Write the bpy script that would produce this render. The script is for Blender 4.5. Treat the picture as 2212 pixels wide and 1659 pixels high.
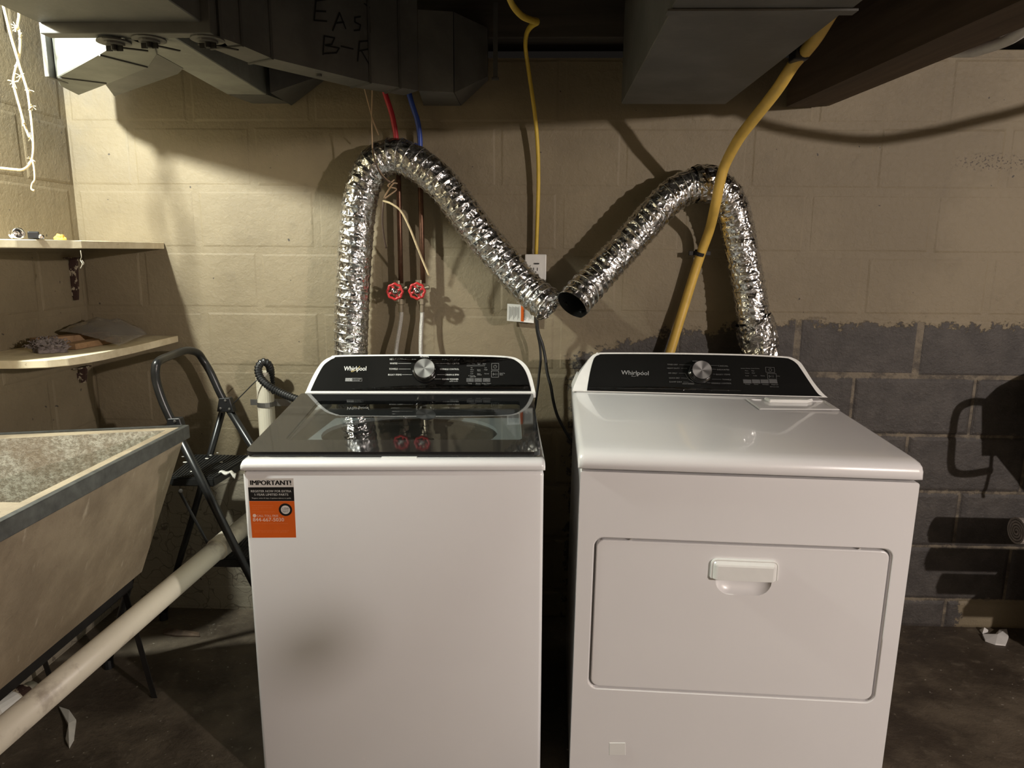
import bpy, bmesh, math, random
from mathutils import Vector, Matrix, noise, Quaternion
random.seed(7)
PI = math.pi
S = bpy.context.scene
for o in list(bpy.data.objects):
    bpy.data.objects.remove(o)
COL = S.collection

# ------------------------------------------------------------------ camera
IW, IH, FPX = 2212.0, 1659.0, 1500.0
CAM = Vector((0, 0, 1.33))
YAW, PITCH, ROLL = -0.032, 0.189, 0.008
D = 2.368                                   # distance of the block wall

def cam_axes():
    cy, sy = math.cos(YAW), math.sin(YAW)
    cp, sp = math.cos(PITCH), math.sin(PITCH)
    f = Vector((sy * cp, cy * cp, -sp))
    r = Vector((cy, -sy, 0))
    u = r.cross(f)
    cr, sr = math.cos(ROLL), math.sin(ROLL)
    return cr * r + sr * u, cr * u - sr * r, f
CR, CU, CF = cam_axes()
cd = bpy.data.cameras.new('camera')
cam = bpy.data.objects.new('camera', cd)
COL.objects.link(cam)
cd.sensor_width = 36.0
cd.lens = FPX / IW * 36.0
cd.clip_start = 0.02
m3 = Matrix((CR, CU, -CF)).transposed()
cam.matrix_world = Matrix.Translation(CAM) @ m3.to_4x4()
S.camera = cam

# ------------------------------------------------------------------ world, lamps, exposure
w = bpy.data.worlds.new('World')
S.world = w
w.use_nodes = True
w.node_tree.nodes['Background'].inputs[0].default_value = (1.0, 0.86, 0.74, 1)
w.node_tree.nodes['Background'].inputs[1].default_value = 0.0025
vs = S.view_settings
vs.view_transform = 'Standard'
vs.look = 'None'
vs.exposure = 1.5
vs.gamma = 1.0
vs.use_curve_mapping = False
LEFT_BULB = Vector((-1.42, 1.45, 1.99))
RIGHT_BULB = Vector((2.90, -1.30, 1.90))

def point_lamp(name, loc, power, col, rad):
    l = bpy.data.lights.new(name, 'POINT')
    l.energy = power
    l.color = col
    l.shadow_soft_size = rad
    o = bpy.data.objects.new(name, l)
    o.location = loc
    COL.objects.link(o)
    return o
point_lamp('bulb_light_left', LEFT_BULB, 47.0, (0.96, 1.0, 0.92), 0.03)
point_lamp('bulb_light_right', RIGHT_BULB, 131.0, (1.0, 0.90, 0.85), 0.035)

# ------------------------------------------------------------------ pixel helpers (a pixel of the photo + a plane -> a point)
def ray(px, py):
    return CR * ((px - IW / 2) / FPX) - CU * ((py - IH / 2) / FPX) + CF
def atY(px, py, Y):
    d = ray(px, py)
    return CAM + d * (Y / d.y)
def atX(px, py, X):
    d = ray(px, py)
    return CAM + d * (X / d.x)
def atZ(px, py, Z):
    d = ray(px, py)
    return CAM + d * ((Z - CAM.z) / d.z)
def hit(px, py, o, n):
    d = ray(px, py)
    return CAM + d * ((o - CAM).dot(n) / d.dot(n))
def cast(px, py, Y):
    """point at depth Y on the line from the right bulb to what the photo shows at that pixel of the back wall"""
    s = atY(px, py, D)
    return RIGHT_BULB + (s - RIGHT_BULB) * ((Y - RIGHT_BULB.y) / (s.y - RIGHT_BULB.y))

# ------------------------------------------------------------------ materials
def new_mat(name):
    m = bpy.data.materials.new(name)
    m.use_nodes = True
    nt = m.node_tree
    b = nt.nodes['Principled BSDF']
    return m, nt, b
def nd(nt, typ, **kw):
    n = nt.nodes.new(typ)
    for k, v in kw.items():
        if k.startswith('i_'):
            key = k[2:]
            n.inputs[int(key) if key.isdigit() else key].default_value = v
        else:
            setattr(n, k, v)
    return n
def ramp(nt, fac, stops):
    r = nt.nodes.new('ShaderNodeValToRGB')
    e = r.color_ramp.elements
    while len(e) < len(stops):
        e.new(0.5)
    for el, (p, c) in zip(e, stops):
        el.position = p
        el.color = c if len(c) == 4 else (*c, 1)
    nt.links.new(fac, r.inputs[0])
    return r.outputs[0]
def noise_tex(nt, scale, detail=4, rough=0.6, coord='Object', vec=None, dist=0.0):
    if vec is None:
        if coord == 'World':
            g = nt.nodes.new('ShaderNodeNewGeometry')
            vec = g.outputs['Position']
        else:
            t = nt.nodes.new('ShaderNodeTexCoord')
            vec = t.outputs[coord]
    n = nd(nt, 'ShaderNodeTexNoise')
    n.inputs['Scale'].default_value = scale
    n.inputs['Detail'].default_value = detail
    n.inputs['Roughness'].default_value = rough
    n.inputs['Distortion'].default_value = dist
    nt.links.new(vec, n.inputs['Vector'])
    return n.outputs['Fac']
def mth(nt, op, a, b=None, c=None, clamp=False):
    n = nt.nodes.new('ShaderNodeMath')
    n.operation = op
    n.use_clamp = clamp
    for i, v in enumerate((a, b, c)):
        if v is None:
            continue
        if isinstance(v, (int, float)):
            n.inputs[i].default_value = v
        else:
            nt.links.new(v, n.inputs[i])
    return n.outputs[0]
def maprange(nt, v, a, b, c=0.0, d=1.0, smooth=True):
    n = nt.nodes.new('ShaderNodeMapRange')
    n.interpolation_type = 'SMOOTHSTEP' if smooth else 'LINEAR'
    nt.links.new(v, n.inputs[0])
    for i, x in enumerate((a, b, c, d)):
        n.inputs[i + 1].default_value = x
    return n.outputs[0]
def mixc(nt, fac, a, b, blend='MIX'):
    n = nt.nodes.new('ShaderNodeMix')
    n.data_type = 'RGBA'
    n.blend_type = blend
    for i, v in ((0, fac), (6, a), (7, b)):
        if isinstance(v, (int, float)):
            n.inputs[i].default_value = v
        elif isinstance(v, tuple):
            n.inputs[i].default_value = v if len(v) == 4 else (*v, 1)
        else:
            nt.links.new(v, n.inputs[i])
    return n.outputs[2]
def bump(nt, b, h, strength=0.3, dist=0.01):
    n = nt.nodes.new('ShaderNodeBump')
    n.inputs['Strength'].default_value = strength
    n.inputs['Distance'].default_value = dist
    nt.links.new(h, n.inputs['Height'])
    nt.links.new(n.outputs[0], b.inputs['Normal'])
    return n
def plain(name, col, rough=0.5, metal=0.0, var=0.12, scale=25, bs=0.0, bscale=120, coat=0.0, spec=0.5):
    m, nt, b = new_mat(name)
    n = noise_tex(nt, scale, 4)
    lo = tuple(max(0, c * (1 - var)) for c in col)
    hi = tuple(min(1, c * (1 + var)) for c in col)
    nt.links.new(ramp(nt, n, [(0.3, lo), (0.7, hi)]), b.inputs['Base Color'])
    b.inputs['Roughness'].default_value = rough
    b.inputs['Metallic'].default_value = metal
    b.inputs['Specular IOR Level'].default_value = spec
    if coat:
        b.inputs['Coat Weight'].default_value = coat
        b.inputs['Coat Roughness'].default_value = 0.06
    if bs:
        bump(nt, b, noise_tex(nt, bscale, 3), bs, 0.004)
    return m
M = {}

def wall_material(name, mortar):
    m, nt, b = new_mat(name)
    g = nt.nodes.new('ShaderNodeNewGeometry')
    pos = g.outputs['Position']
    sx = nt.nodes.new('ShaderNodeSeparateXYZ')
    nt.links.new(pos, sx.inputs[0])
    X, Z = sx.outputs[0], sx.outputs[2]
    n_big = noise_tex(nt, 2.2, 5, 0.6, vec=pos)
    n_mid = noise_tex(nt, 14, 5, 0.65, vec=pos)
    n_fine = noise_tex(nt, 90, 4, 0.7, vec=pos)
    n_edge = noise_tex(nt, 28, 6, 0.75, vec=pos)
    paint = mixc(nt, maprange(nt, n_big, 0.35, 0.65), (0.178, 0.142, 0.086), (0.222, 0.180, 0.112))
    paint = mixc(nt, maprange(nt, n_mid, 0.56, 0.75, 0.0, 0.35), paint, (0.135, 0.107, 0.068))
    raw = mixc(nt, maprange(nt, n_mid, 0.35, 0.7), (0.043, 0.037, 0.032), (0.068, 0.059, 0.051))
    raw = mixc(nt, maprange(nt, n_fine, 0.55, 0.75, 0, 0.5), raw, (0.115, 0.104, 0.094))
    if mortar:
        raw = mixc(nt, maprange(nt, n_mid, 0.4, 0.6), (0.062, 0.050, 0.037), (0.165, 0.135, 0.092))
    fr_ = mth(nt, 'FRACT', mth(nt, 'DIVIDE', mth(nt, 'SUBTRACT', 1.732, Z), 0.2032))
    edge_ = mth(nt, 'MINIMUM', fr_, mth(nt, 'SUBTRACT', 1.0, fr_))
    smear = mth(nt, 'ADD', mth(nt, 'MULTIPLY', edge_, -1.0), mth(nt, 'MULTIPLY', mth(nt, 'SUBTRACT', n_edge, 0.5), 0.45))
    raw = mixc(nt, maprange(nt, smear, -0.02, 0.03, 0, 0.8), raw, (0.165, 0.135, 0.092))
    # where the paint was never rolled on: low on the right
    zt = mth(nt, 'ADD', maprange(nt, X, 0.10, 0.50, 0.98, 1.07), maprange(nt, X, 0.60, 0.70, 0.0, 0.035))
    dz = mth(nt, 'SUBTRACT', zt, Z)
    nz = mth(nt, 'MULTIPLY', mth(nt, 'SUBTRACT', n_edge, 0.5), 0.17)
    rawm = maprange(nt, mth(nt, 'ADD', dz, nz), 0.0, 0.012)
    xm = maprange(nt, mth(nt, 'ADD', X, mth(nt, 'MULTIPLY', mth(nt, 'SUBTRACT', n_edge, 0.5), 0.25)), 0.125, 0.145)
    rawm = mth(nt, 'MULTIPLY', rawm, xm)
    # painted patch at the foot of the wall, far right
    px_ = maprange(nt, mth(nt, 'ADD', X, nz), 1.545, 1.555)
    pz_ = maprange(nt, mth(nt, 'ADD', Z, mth(nt, 'MULTIPLY', nz, 0.25)), 0.112, 0.104)
    rawm = mth(nt, 'MULTIPLY', rawm, mth(nt, 'SUBTRACT', 1.0, mth(nt, 'MULTIPLY', px_, pz_)))
    col = mixc(nt, rawm, paint, raw)
    # cracked whitewash low on the left
    v = nd(nt, 'ShaderNodeTexVoronoi', feature='DISTANCE_TO_EDGE')
    v.inputs['Scale'].default_value = 11
    dist = nt.nodes.new('ShaderNodeVectorMath')
    dist.operation = 'MULTIPLY_ADD'
    nz3 = nd(nt, 'ShaderNodeTexNoise')
    nz3.inputs['Scale'].default_value = 9
    nt.links.new(pos, nz3.inputs['Vector'])
    nt.links.new(nz3.outputs['Color'], dist.inputs[0])
    dist.inputs[1].default_value = (0.25, 0.25, 0.25)
    nt.links.new(pos, dist.inputs[2])
    nt.links.new(dist.outputs[0], v.inputs['Vector'])
    crack = maprange(nt, v.outputs['Distance'], 0.03, 0.0)
    low = mth(nt, 'MULTIPLY', maprange(nt, Z, 0.62, 0.5), maprange(nt, X, -0.5, -0.6))
    col = mixc(nt, mth(nt, 'MULTIPLY', low, 0.7), col, (0.30, 0.27, 0.21))
    col = mixc(nt, mth(nt, 'MULTIPLY', mth(nt, 'MULTIPLY', crack, low), 0.85), col, (0.10, 0.08, 0.06))
    # dark specks and the patch of flaking near the right edge
    spk = noise_tex(nt, 46, 1, 0.4, vec=pos)
    col = mixc(nt, maprange(nt, spk, 0.775, 0.79), col, (0.05, 0.04, 0.03))
    dx = mth(nt, 'DIVIDE', mth(nt, 'SUBTRACT', X, 1.46), 0.13)
    dzz = mth(nt, 'DIVIDE', mth(nt, 'SUBTRACT', Z, 1.622), 0.03)
    rr = mth(nt, 'ADD', mth(nt, 'MULTIPLY', dx, dx), mth(nt, 'MULTIPLY', dzz, dzz))
    flake = mth(nt, 'MULTIPLY', maprange(nt, rr, 1.3, 0.2), maprange(nt, noise_tex(nt, 130, 3, 0.6, vec=pos), 0.56, 0.60))
    col = mixc(nt, flake, col, (0.05, 0.035, 0.025))
    # soot smears up near the ducts at the left corner
    soot = mth(nt, 'MULTIPLY', maprange(nt, Z, 1.45, 1.85), maprange(nt, X, -1.28, -1.5))
    soot = mth(nt, 'MULTIPLY', soot, maprange(nt, noise_tex(nt, 5, 4, 0.6, vec=pos), 0.4, 0.7))
    col = mixc(nt, mth(nt, 'MULTIPLY', soot, 0.6), col, (0.13, 0.12, 0.105))
    nt.links.new(col, b.inputs['Base Color'])
    b.inputs['Roughness'].default_value = 0.62
    h = mth(nt, 'ADD', mth(nt, 'MULTIPLY', noise_tex(nt, 70, 6, 0.65, vec=pos, dist=0.6), 0.6), mth(nt, 'MULTIPLY', n_mid, 1.0))
    h = mth(nt, 'ADD', h, mth(nt, 'MULTIPLY', rawm, mth(nt, 'MULTIPLY', n_fine, 0.8)))
    bump(nt, b, h, 0.55, 0.006)
    return m
M['block'] = wall_material('painted_block', False)
M['mortar'] = wall_material('painted_mortar', True)

def floor_material():
    m, nt, b = new_mat('dirty_concrete')
    a = noise_tex(nt, 3, 6, 0.65, 'World')
    c = noise_tex(nt, 18, 6, 0.7, 'World')
    col = mixc(nt, maprange(nt, a, 0.38, 0.66), (0.055, 0.042, 0.030), (0.125, 0.098, 0.066))
    col = mixc(nt, maprange(nt, c, 0.55, 0.72, 0, 0.6), col, (0.18, 0.15, 0.11))
    col = mixc(nt, maprange(nt, noise_tex(nt, 60, 2, 0.5, 'World'), 0.70, 0.74), col, (0.30, 0.27, 0.22))
    nt.links.new(col, b.inputs['Base Color'])
    nt.links.new(maprange(nt, a, 0.3, 0.7, 0.35, 0.8), b.inputs['Roughness'])
    bump(nt, b, mth(nt, 'ADD', c, mth(nt, 'MULTIPLY', a, 2.0)), 0.5, 0.01)
    return m
M['floor'] = floor_material()

def wood_material(name, dark, light, sc=(2, 2, 40), rough=0.7):
    m, nt, b = new_mat(name)
    t = nt.nodes.new('ShaderNodeTexCoord')
    mp = nd(nt, 'ShaderNodeMapping')
    mp.inputs['Scale'].default_value = sc
    nt.links.new(t.outputs['Object'], mp.inputs[0])
    n = noise_tex(nt, 1.0, 6, 0.65, vec=mp.outputs[0], dist=0.4)
    nt.links.new(ramp(nt, n, [(0.3, dark), (0.7, light)]), b.inputs['Base Color'])
    b.inputs['Roughness'].default_value = rough
    bump(nt, b, n, 0.25, 0.004)
    return m
M['beam'] = wood_material('old_timber', (0.050, 0.032, 0.021), (0.125, 0.083, 0.053), (26, 1.6, 26))
M['joist'] = wood_material('joist_timber', (0.040, 0.032, 0.024), (0.085, 0.07, 0.054), (1.6, 26, 26))
M['scrapwood'] = wood_material('scrap_wood', (0.17, 0.10, 0.05), (0.36, 0.22, 0.11), (4, 30, 30))

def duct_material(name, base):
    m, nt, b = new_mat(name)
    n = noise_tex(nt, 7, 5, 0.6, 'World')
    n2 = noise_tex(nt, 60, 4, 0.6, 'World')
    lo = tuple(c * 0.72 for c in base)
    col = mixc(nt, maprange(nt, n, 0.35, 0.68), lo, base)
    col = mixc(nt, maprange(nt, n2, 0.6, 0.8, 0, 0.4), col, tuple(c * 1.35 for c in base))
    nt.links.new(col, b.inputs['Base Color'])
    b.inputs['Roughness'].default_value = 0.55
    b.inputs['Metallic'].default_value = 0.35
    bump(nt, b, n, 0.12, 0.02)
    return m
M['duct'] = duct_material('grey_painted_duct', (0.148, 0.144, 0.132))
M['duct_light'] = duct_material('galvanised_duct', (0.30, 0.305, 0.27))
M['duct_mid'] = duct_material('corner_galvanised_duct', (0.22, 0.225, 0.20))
M['seam'] = plain('duct_seam', (0.09, 0.088, 0.08), 0.6, 0.4)
M['ink'] = plain('marker_ink', (0.004, 0.004, 0.004), 0.7, 0, 0.02)

def foil_material():
    m, nt, b = new_mat('crinkled_foil')
    b.inputs['Metallic'].default_value = 1.0
    nt.links.new(ramp(nt, noise_tex(nt, 30, 4), [(0.3, (0.55, 0.55, 0.55)), (0.7, (0.80, 0.79, 0.77))]), b.inputs['Base Color'])
    nt.links.new(maprange(nt, noise_tex(nt, 50, 3), 0.3, 0.7, 0.14, 0.34), b.inputs['Roughness'])
    t = nt.nodes.new('ShaderNodeTexCoord')
    wn = nd(nt, 'ShaderNodeTexNoise')
    wn.inputs['Scale'].default_value = 22
    nt.links.new(t.outputs['Object'], wn.inputs['Vector'])
    wv = nt.nodes.new('ShaderNodeVectorMath')
    wv.operation = 'MULTIPLY_ADD'
    nt.links.new(wn.outputs['Color'], wv.inputs[0])
    wv.inputs[1].default_value = (0.03, 0.03, 0.03)
    nt.links.new(t.outputs['Object'], wv.inputs[2])
    v = nd(nt, 'ShaderNodeTexVoronoi', feature='SMOOTH_F1')
    v.inputs['Scale'].default_value = 62
    v.inputs['Smoothness'].default_value = 0.25
    nt.links.new(wv.outputs[0], v.inputs['Vector'])
    v2 = nd(nt, 'ShaderNodeTexVoronoi', feature='DISTANCE_TO_EDGE')
    v2.inputs['Scale'].default_value = 38
    nt.links.new(wv.outputs[0], v2.inputs['Vector'])
    h = mth(nt, 'ADD', v.outputs['Distance'], mth(nt, 'MULTIPLY', v2.outputs['Distance'], 1.3))
    h = mth(nt, 'ADD', h, mth(nt, 'MULTIPLY', noise_tex(nt, 90, 2, 0.5), 0.35))
    bump(nt, b, h, 0.5, 0.008)
    return m
M['foil'] = foil_material()
M['wire_steel'] = plain('coil_wire', (0.78, 0.78, 0.76), 0.28, 1.0, 0.05)
M['braid'] = plain('braided_steel', (0.58, 0.56, 0.52), 0.34, 0.9, 0.3, 400, 0.6, 700)
M['copper'] = plain('aged_copper', (0.12, 0.062, 0.038), 0.42, 0.75, 0.3, 40)
M['brass'] = plain('dull_brass', (0.30, 0.26, 0.19), 0.4, 0.85, 0.2)
M['red_pex'] = plain('red_tube', (0.50, 0.03, 0.045), 0.4, 0, 0.1)
M['blue_pex'] = plain('blue_tube', (0.03, 0.07, 0.34), 0.4, 0, 0.1)
M['red_enamel'] = plain('red_handwheel', (0.40, 0.022, 0.022), 0.35, 0, 0.2, 60)
M['yellow_cable'] = plain('yellow_cable_sheath', (0.62, 0.43, 0.05), 0.5, 0, 0.1)
M['gas_yellow'] = plain('yellow_gas_coating', (0.64, 0.42, 0.085), 0.42, 0, 0.14, 18)
M['black_plastic'] = plain('black_plastic', (0.012, 0.012, 0.012), 0.4, 0, 0.2)
M['black_cord'] = plain('black_cord', (0.008, 0.008, 0.008), 0.45, 0, 0.2)
M['white_plastic'] = plain('white_plastic', (0.74, 0.73, 0.68), 0.4, 0, 0.05)
M['white_cable'] = plain('white_cable', (0.72, 0.70, 0.66), 0.5, 0, 0.08)
def pvc_material():
    m, nt, b = new_mat('grimy_pvc')
    n = noise_tex(nt, 9, 5, 0.65, 'World')
    n2 = noise_tex(nt, 4, 4, 0.6, 'World')
    g = mth(nt, 'MULTIPLY', maprange(nt, n, 0.46, 0.62), maprange(nt, n2, 0.40, 0.58))
    nt.links.new(mixc(nt, mth(nt, 'MULTIPLY', g, 0.75), (0.66, 0.61, 0.49), (0.27, 0.22, 0.17)), b.inputs['Base Color'])
    b.inputs['Roughness'].default_value = 0.42
    return m
M['pvc'] = pvc_material()
def enamel_material():
    m, nt, b = new_mat('white_enamel')
    n = noise_tex(nt, 6, 3, 0.5, 'Object')
    nt.links.new(mixc(nt, n, (0.74, 0.725, 0.72), (0.78, 0.765, 0.76)), b.inputs['Base Color'])
    b.inputs['Roughness'].default_value = 0.30
    b.inputs['Specular IOR Level'].default_value = 0.5
    b.inputs['Coat Weight'].default_value = 0.6
    b.inputs['Coat Roughness'].default_value = 0.05
    bump(nt, b, noise_tex(nt, 220, 2, 0.5), 0.03, 0.002)
    return m
M['enamel'] = enamel_material()
M['enamel_side'] = plain('grey_cabinet_side', (0.30, 0.30, 0.30), 0.35, 0.1, 0.05)
M['gloss_white'] = plain('gloss_white_plastic', (0.78, 0.78, 0.75), 0.16, 0, 0.03)
M['panel_black'] = plain('black_gloss_panel', (0.010, 0.010, 0.0095), 0.12, 0, 0.05, spec=0.5)
M['knob_black'] = plain('knob_base_black', (0.006, 0.006, 0.006), 0.12, 0, 0.05)
def brushed_material():
    m, nt, b = new_mat('spun_metal_glints')
    b.inputs['Metallic'].default_value = 1.0
    t = nt.nodes.new('ShaderNodeTexCoord')
    s = nt.nodes.new('ShaderNodeSeparateXYZ')
    nt.links.new(t.outputs['Object'], s.inputs[0])
    ang = mth(nt, 'ARCTAN2', s.outputs[1], s.outputs[0])
    wv = mth(nt, 'SINE', mth(nt, 'MULTIPLY', ang, 4.0))
    nt.links.new(mixc(nt, maprange(nt, wv, -1, 1), (0.30, 0.29, 0.28), (0.86, 0.85, 0.82)), b.inputs['Base Color'])  # reflected light streaks painted into the colour as bright and dark sectors
    b.inputs['Roughness'].default_value = 0.38
    return m
M['spun'] = brushed_material()
M['chrome'] = plain('chrome', (0.75, 0.75, 0.75), 0.1, 1.0, 0.05)
M['print_white'] = plain('white_print', (0.62, 0.62, 0.59), 0.5, 0, 0.02)
M['print_grey'] = plain('grey_print', (0.24, 0.24, 0.235), 0.5, 0, 0.02)
M['print_dim'] = plain('dim_print', (0.13, 0.13, 0.125), 0.5, 0, 0.02)
M['print_gold'] = plain('gold_print', (0.55, 0.42, 0.16), 0.4, 0.3, 0.02)
M['print_black'] = plain('black_print', (0.008, 0.008, 0.008), 0.5, 0, 0.02)
M['button_grey'] = plain('grey_button', (0.085, 0.085, 0.085), 0.3, 0, 0.02)
M['orange'] = plain('orange_paper', (0.72, 0.125, 0.012), 0.45, 0, 0.03)
M['orange_text'] = plain('pale_print', (0.85, 0.62, 0.52), 0.5, 0, 0.02)
M['orange_faint'] = plain('faint_print', (0.78, 0.27, 0.12), 0.5, 0, 0.02)
M['paper'] = plain('white_paper', (0.72, 0.70, 0.66), 0.6, 0, 0.04)
def glass_material(name, tint, ior=1.5, rough=0.01, gl=(1, 1, 1), wr=0.0, two=False, milky=0.0):
    m, nt, b = new_mat(name)
    out = nt.nodes['Material Output']
    tr = nd(nt, 'ShaderNodeBsdfTransparent')
    tr.inputs[0].default_value = (*tint, 1)
    gs = nd(nt, 'ShaderNodeBsdfGlossy')
    gs.inputs['Roughness'].default_value = rough
    gs.inputs[0].default_value = (*gl, 1)
    fr = nd(nt, 'ShaderNodeFresnel')
    fr.inputs[0].default_value = ior
    mx = nd(nt, 'ShaderNodeMixShader')
    gm = nt.nodes.new('ShaderNodeNewGeometry')
    nt.links.new(mth(nt, 'MULTIPLY', fr.outputs[0], mth(nt, 'SUBTRACT', 1.0, gm.outputs['Backfacing'])) if not two else fr.outputs[0], mx.inputs[0])
    nt.links.new(tr.outputs[0], mx.inputs[1])
    nt.links.new(gs.outputs[0], mx.inputs[2])
    nt.links.new(mx.outputs[0], out.inputs[0])
    if milky:
        df = nd(nt, 'ShaderNodeBsdfDiffuse')
        df.inputs[0].default_value = (0.8, 0.78, 0.74, 1)
        m2 = nd(nt, 'ShaderNodeMixShader')
        m2.inputs[0].default_value = milky
        nt.links.new(mx.outputs[0], m2.inputs[1])
        nt.links.new(df.outputs[0], m2.inputs[2])
        nt.links.new(m2.outputs[0], out.inputs[0])
    nt.nodes.remove(b)
    if wr:
        bp = nd(nt, 'ShaderNodeBump')
        bp.inputs['Strength'].default_value = wr
        bp.inputs['Distance'].default_value = 0.006
        nt.links.new(noise_tex(nt, 35, 3, 0.6), bp.inputs['Height'])
        nt.links.new(bp.outputs[0], gs.inputs['Normal'])
        nt.links.new(bp.outputs[0], fr.inputs['Normal'])
    return m
M['lid_glass'] = glass_material('smoked_glass', (0.62, 0.64, 0.64), 1.5)
M['film'] = glass_material('clear_film', (0.97, 0.97, 0.97), 1.5, 0.10, wr=1.0, two=True)
M['bag'] = glass_material('clear_bag', (0.92, 0.91, 0.90), 1.5, 0.10, wr=0.6, milky=0.16, two=True)
M['lid_frame'] = plain('black_glass', (0.014, 0.014, 0.014), 0.05, 0, 0.03, spec=0.5)
M['deck'] = plain('washer_deck', (0.72, 0.76, 0.76), 0.4, 0, 0.02)
M['basket'] = plain('steel_basket', (0.22, 0.22, 0.22), 0.35, 0.9, 0.1)
def sink_material():
    m, nt, b = new_mat('old_sink_concrete')
    n = noise_tex(nt, 5, 6, 0.65, 'Object')
    n2 = noise_tex(nt, 45, 5, 0.7, 'Object')
    t = nt.nodes.new('ShaderNodeTexCoord')
    mp = nd(nt, 'ShaderNodeMapping')
    mp.inputs['Scale'].default_value = (26, 26, 2.2)
    mp.inputs['Rotation'].default_value = (0.35, 0, 0)
    nt.links.new(t.outputs['Object'], mp.inputs[0])
    st = noise_tex(nt, 1.0, 4, 0.6, vec=mp.outputs[0])
    col = mixc(nt, maprange(nt, n, 0.33, 0.68), (0.205, 0.16, 0.104), (0.32, 0.26, 0.175))
    col = mixc(nt, maprange(nt, st, 0.62, 0.74, 0, 0.55), col, (0.55, 0.48, 0.36))
    col = mixc(nt, maprange(nt, n2, 0.58, 0.75, 0, 0.5), col, (0.16, 0.12, 0.08))
    nt.links.new(col, b.inputs['Base Color'])
    b.inputs['Roughness'].default_value = 0.6
    bump(nt, b, mth(nt, 'ADD', n2, mth(nt, 'MULTIPLY', st, 0.6)), 0.4, 0.006)
    return m
M['sink'] = sink_material()
def basin_material():
    m, nt, b = new_mat('basin_concrete')
    n = noise_tex(nt, 4, 5, 0.6, 'Object')
    n2 = noise_tex(nt, 90, 5, 0.75, 'Object')
    col = mixc(nt, maprange(nt, n2, 0.4, 0.62), (0.24, 0.21, 0.155), (0.46, 0.43, 0.35))
    col = mixc(nt, maprange(nt, n, 0.55, 0.72, 0, 0.6), col, (0.20, 0.14, 0.085))
    nt.links.new(col, b.inputs['Base Color'])
    b.inputs['Roughness'].default_value = 0.55
    bump(nt, b, n2, 0.5, 0.006)
    return m
M['basin'] = basin_material()
M['rim_metal'] = plain('rim_metal', (0.10, 0.102, 0.095), 0.45, 0.6, 0.35, 30)
M['ladder_paint'] = plain('ladder_black_paint', (0.015, 0.015, 0.0145), 0.3, 0.1, 0.25, 30)
M['tread'] = plain('tread_rubber', (0.016, 0.016, 0.015), 0.42, 0, 0.3, 60)
M['drip'] = plain('dried_paint', (0.62, 0.60, 0.54), 0.6, 0, 0.1)
M['iron'] = plain('black_iron', (0.016, 0.014, 0.012), 0.6, 0.3, 0.3)
def rust_material():
    m, nt, b = new_mat('flaking_bracket')
    n = noise_tex(nt, 55, 3, 0.6)
    nt.links.new(ramp(nt, n, [(0.56, (0.035, 0.014, 0.009)), (0.62, (0.36, 0.31, 0.22))]), b.inputs['Base Color'])
    b.inputs['Roughness'].default_value = 0.75
    return m
M['rust'] = rust_material()
def shelf_material():
    m, nt, b = new_mat('yellowed_shelf_paint')
    n = noise_tex(nt, 14, 5, 0.65)
    col = mixc(nt, maprange(nt, n, 0.35, 0.65), (0.55, 0.47, 0.31), (0.70, 0.62, 0.44))
    col = mixc(nt, maprange(nt, noise_tex(nt, 40, 3, 0.6), 0.70, 0.78), col, (0.28, 0.2, 0.12))
    nt.links.new(col, b.inputs['Base Color'])
    b.inputs['Roughness'].default_value = 0.6
    return m
M['shelf'] = shelf_material()
M['lint'] = plain('grey_lint', (0.20, 0.17, 0.16), 0.95, 0, 0.3, 90, 0.8, 150)
M['twine'] = plain('pale_twine', (0.58, 0.47, 0.28), 0.85, 0, 0.2, 80)
M['tan_wire'] = plain('tan_wire', (0.36, 0.25, 0.15), 0.5, 0.2, 0.15)
M['dark_wire'] = plain('dark_wire', (0.08, 0.055, 0.04), 0.5, 0.4, 0.15)
M['cobweb'] = plain('dusty_cobweb', (0.30, 0.27, 0.21), 0.9, 0, 0.2)
M['sponge'] = plain('yellow_sponge', (0.70, 0.42, 0.07), 0.9, 0, 0.15, 60, 0.7, 130)
M['strap'] = plain('galvanised_strap', (0.34, 0.33, 0.31), 0.4, 0.9, 0.2)
M['cloth_roll'] = plain('rolled_matting', (0.26, 0.23, 0.20), 0.9, 0, 0.2, 50, 0.4, 200)
M['dark_hole'] = plain('black_lining', (0.010, 0.010, 0.010), 0.6, 0, 0.1)
M['bulb'] = None

# ------------------------------------------------------------------ object helpers
def tag(o, label=None, cat=None, group=None, kind=None):
    if label: o['label'] = label
    if cat: o['category'] = cat
    if group: o['group'] = group
    if kind: o['kind'] = kind
    return o
def thing(name, label, cat, loc=(0, 0, 0), rot=(0, 0, 0), group=None):
    o = bpy.data.objects.new(name, None)
    o.empty_display_size = 0.05
    o.location = loc
    o.rotation_euler = rot
    COL.objects.link(o)
    bpy.context.view_layer.update() if False else None
    return tag(o, label, cat, group)
def obj(name, bm, mat, parent=None, smooth=False, loc=None, rot=None):
    me = bpy.data.meshes.new(name)
    bmesh.ops.recalc_face_normals(bm, faces=bm.faces[:])
    bm.to_mesh(me)
    bm.free()
    return obj_me(name, me, mat, parent, smooth, loc, rot)
def obj_me(name, me, mat, parent=None, smooth=False, loc=None, rot=None):
    if mat is not None and not me.materials:
        me.materials.append(mat)
    if smooth:
        for p in me.polygons:
            p.use_smooth = True
        if smooth != 'all':
            a = me.attributes.get('sharp_face')
    o = bpy.data.objects.new(name, me)
    COL.objects.link(o)
    if parent is not None:
        o.parent = parent
    if loc is not None: o.location = loc
    if rot is not None: o.rotation_euler = rot
    return o
def BM():
    return bmesh.new()
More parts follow.
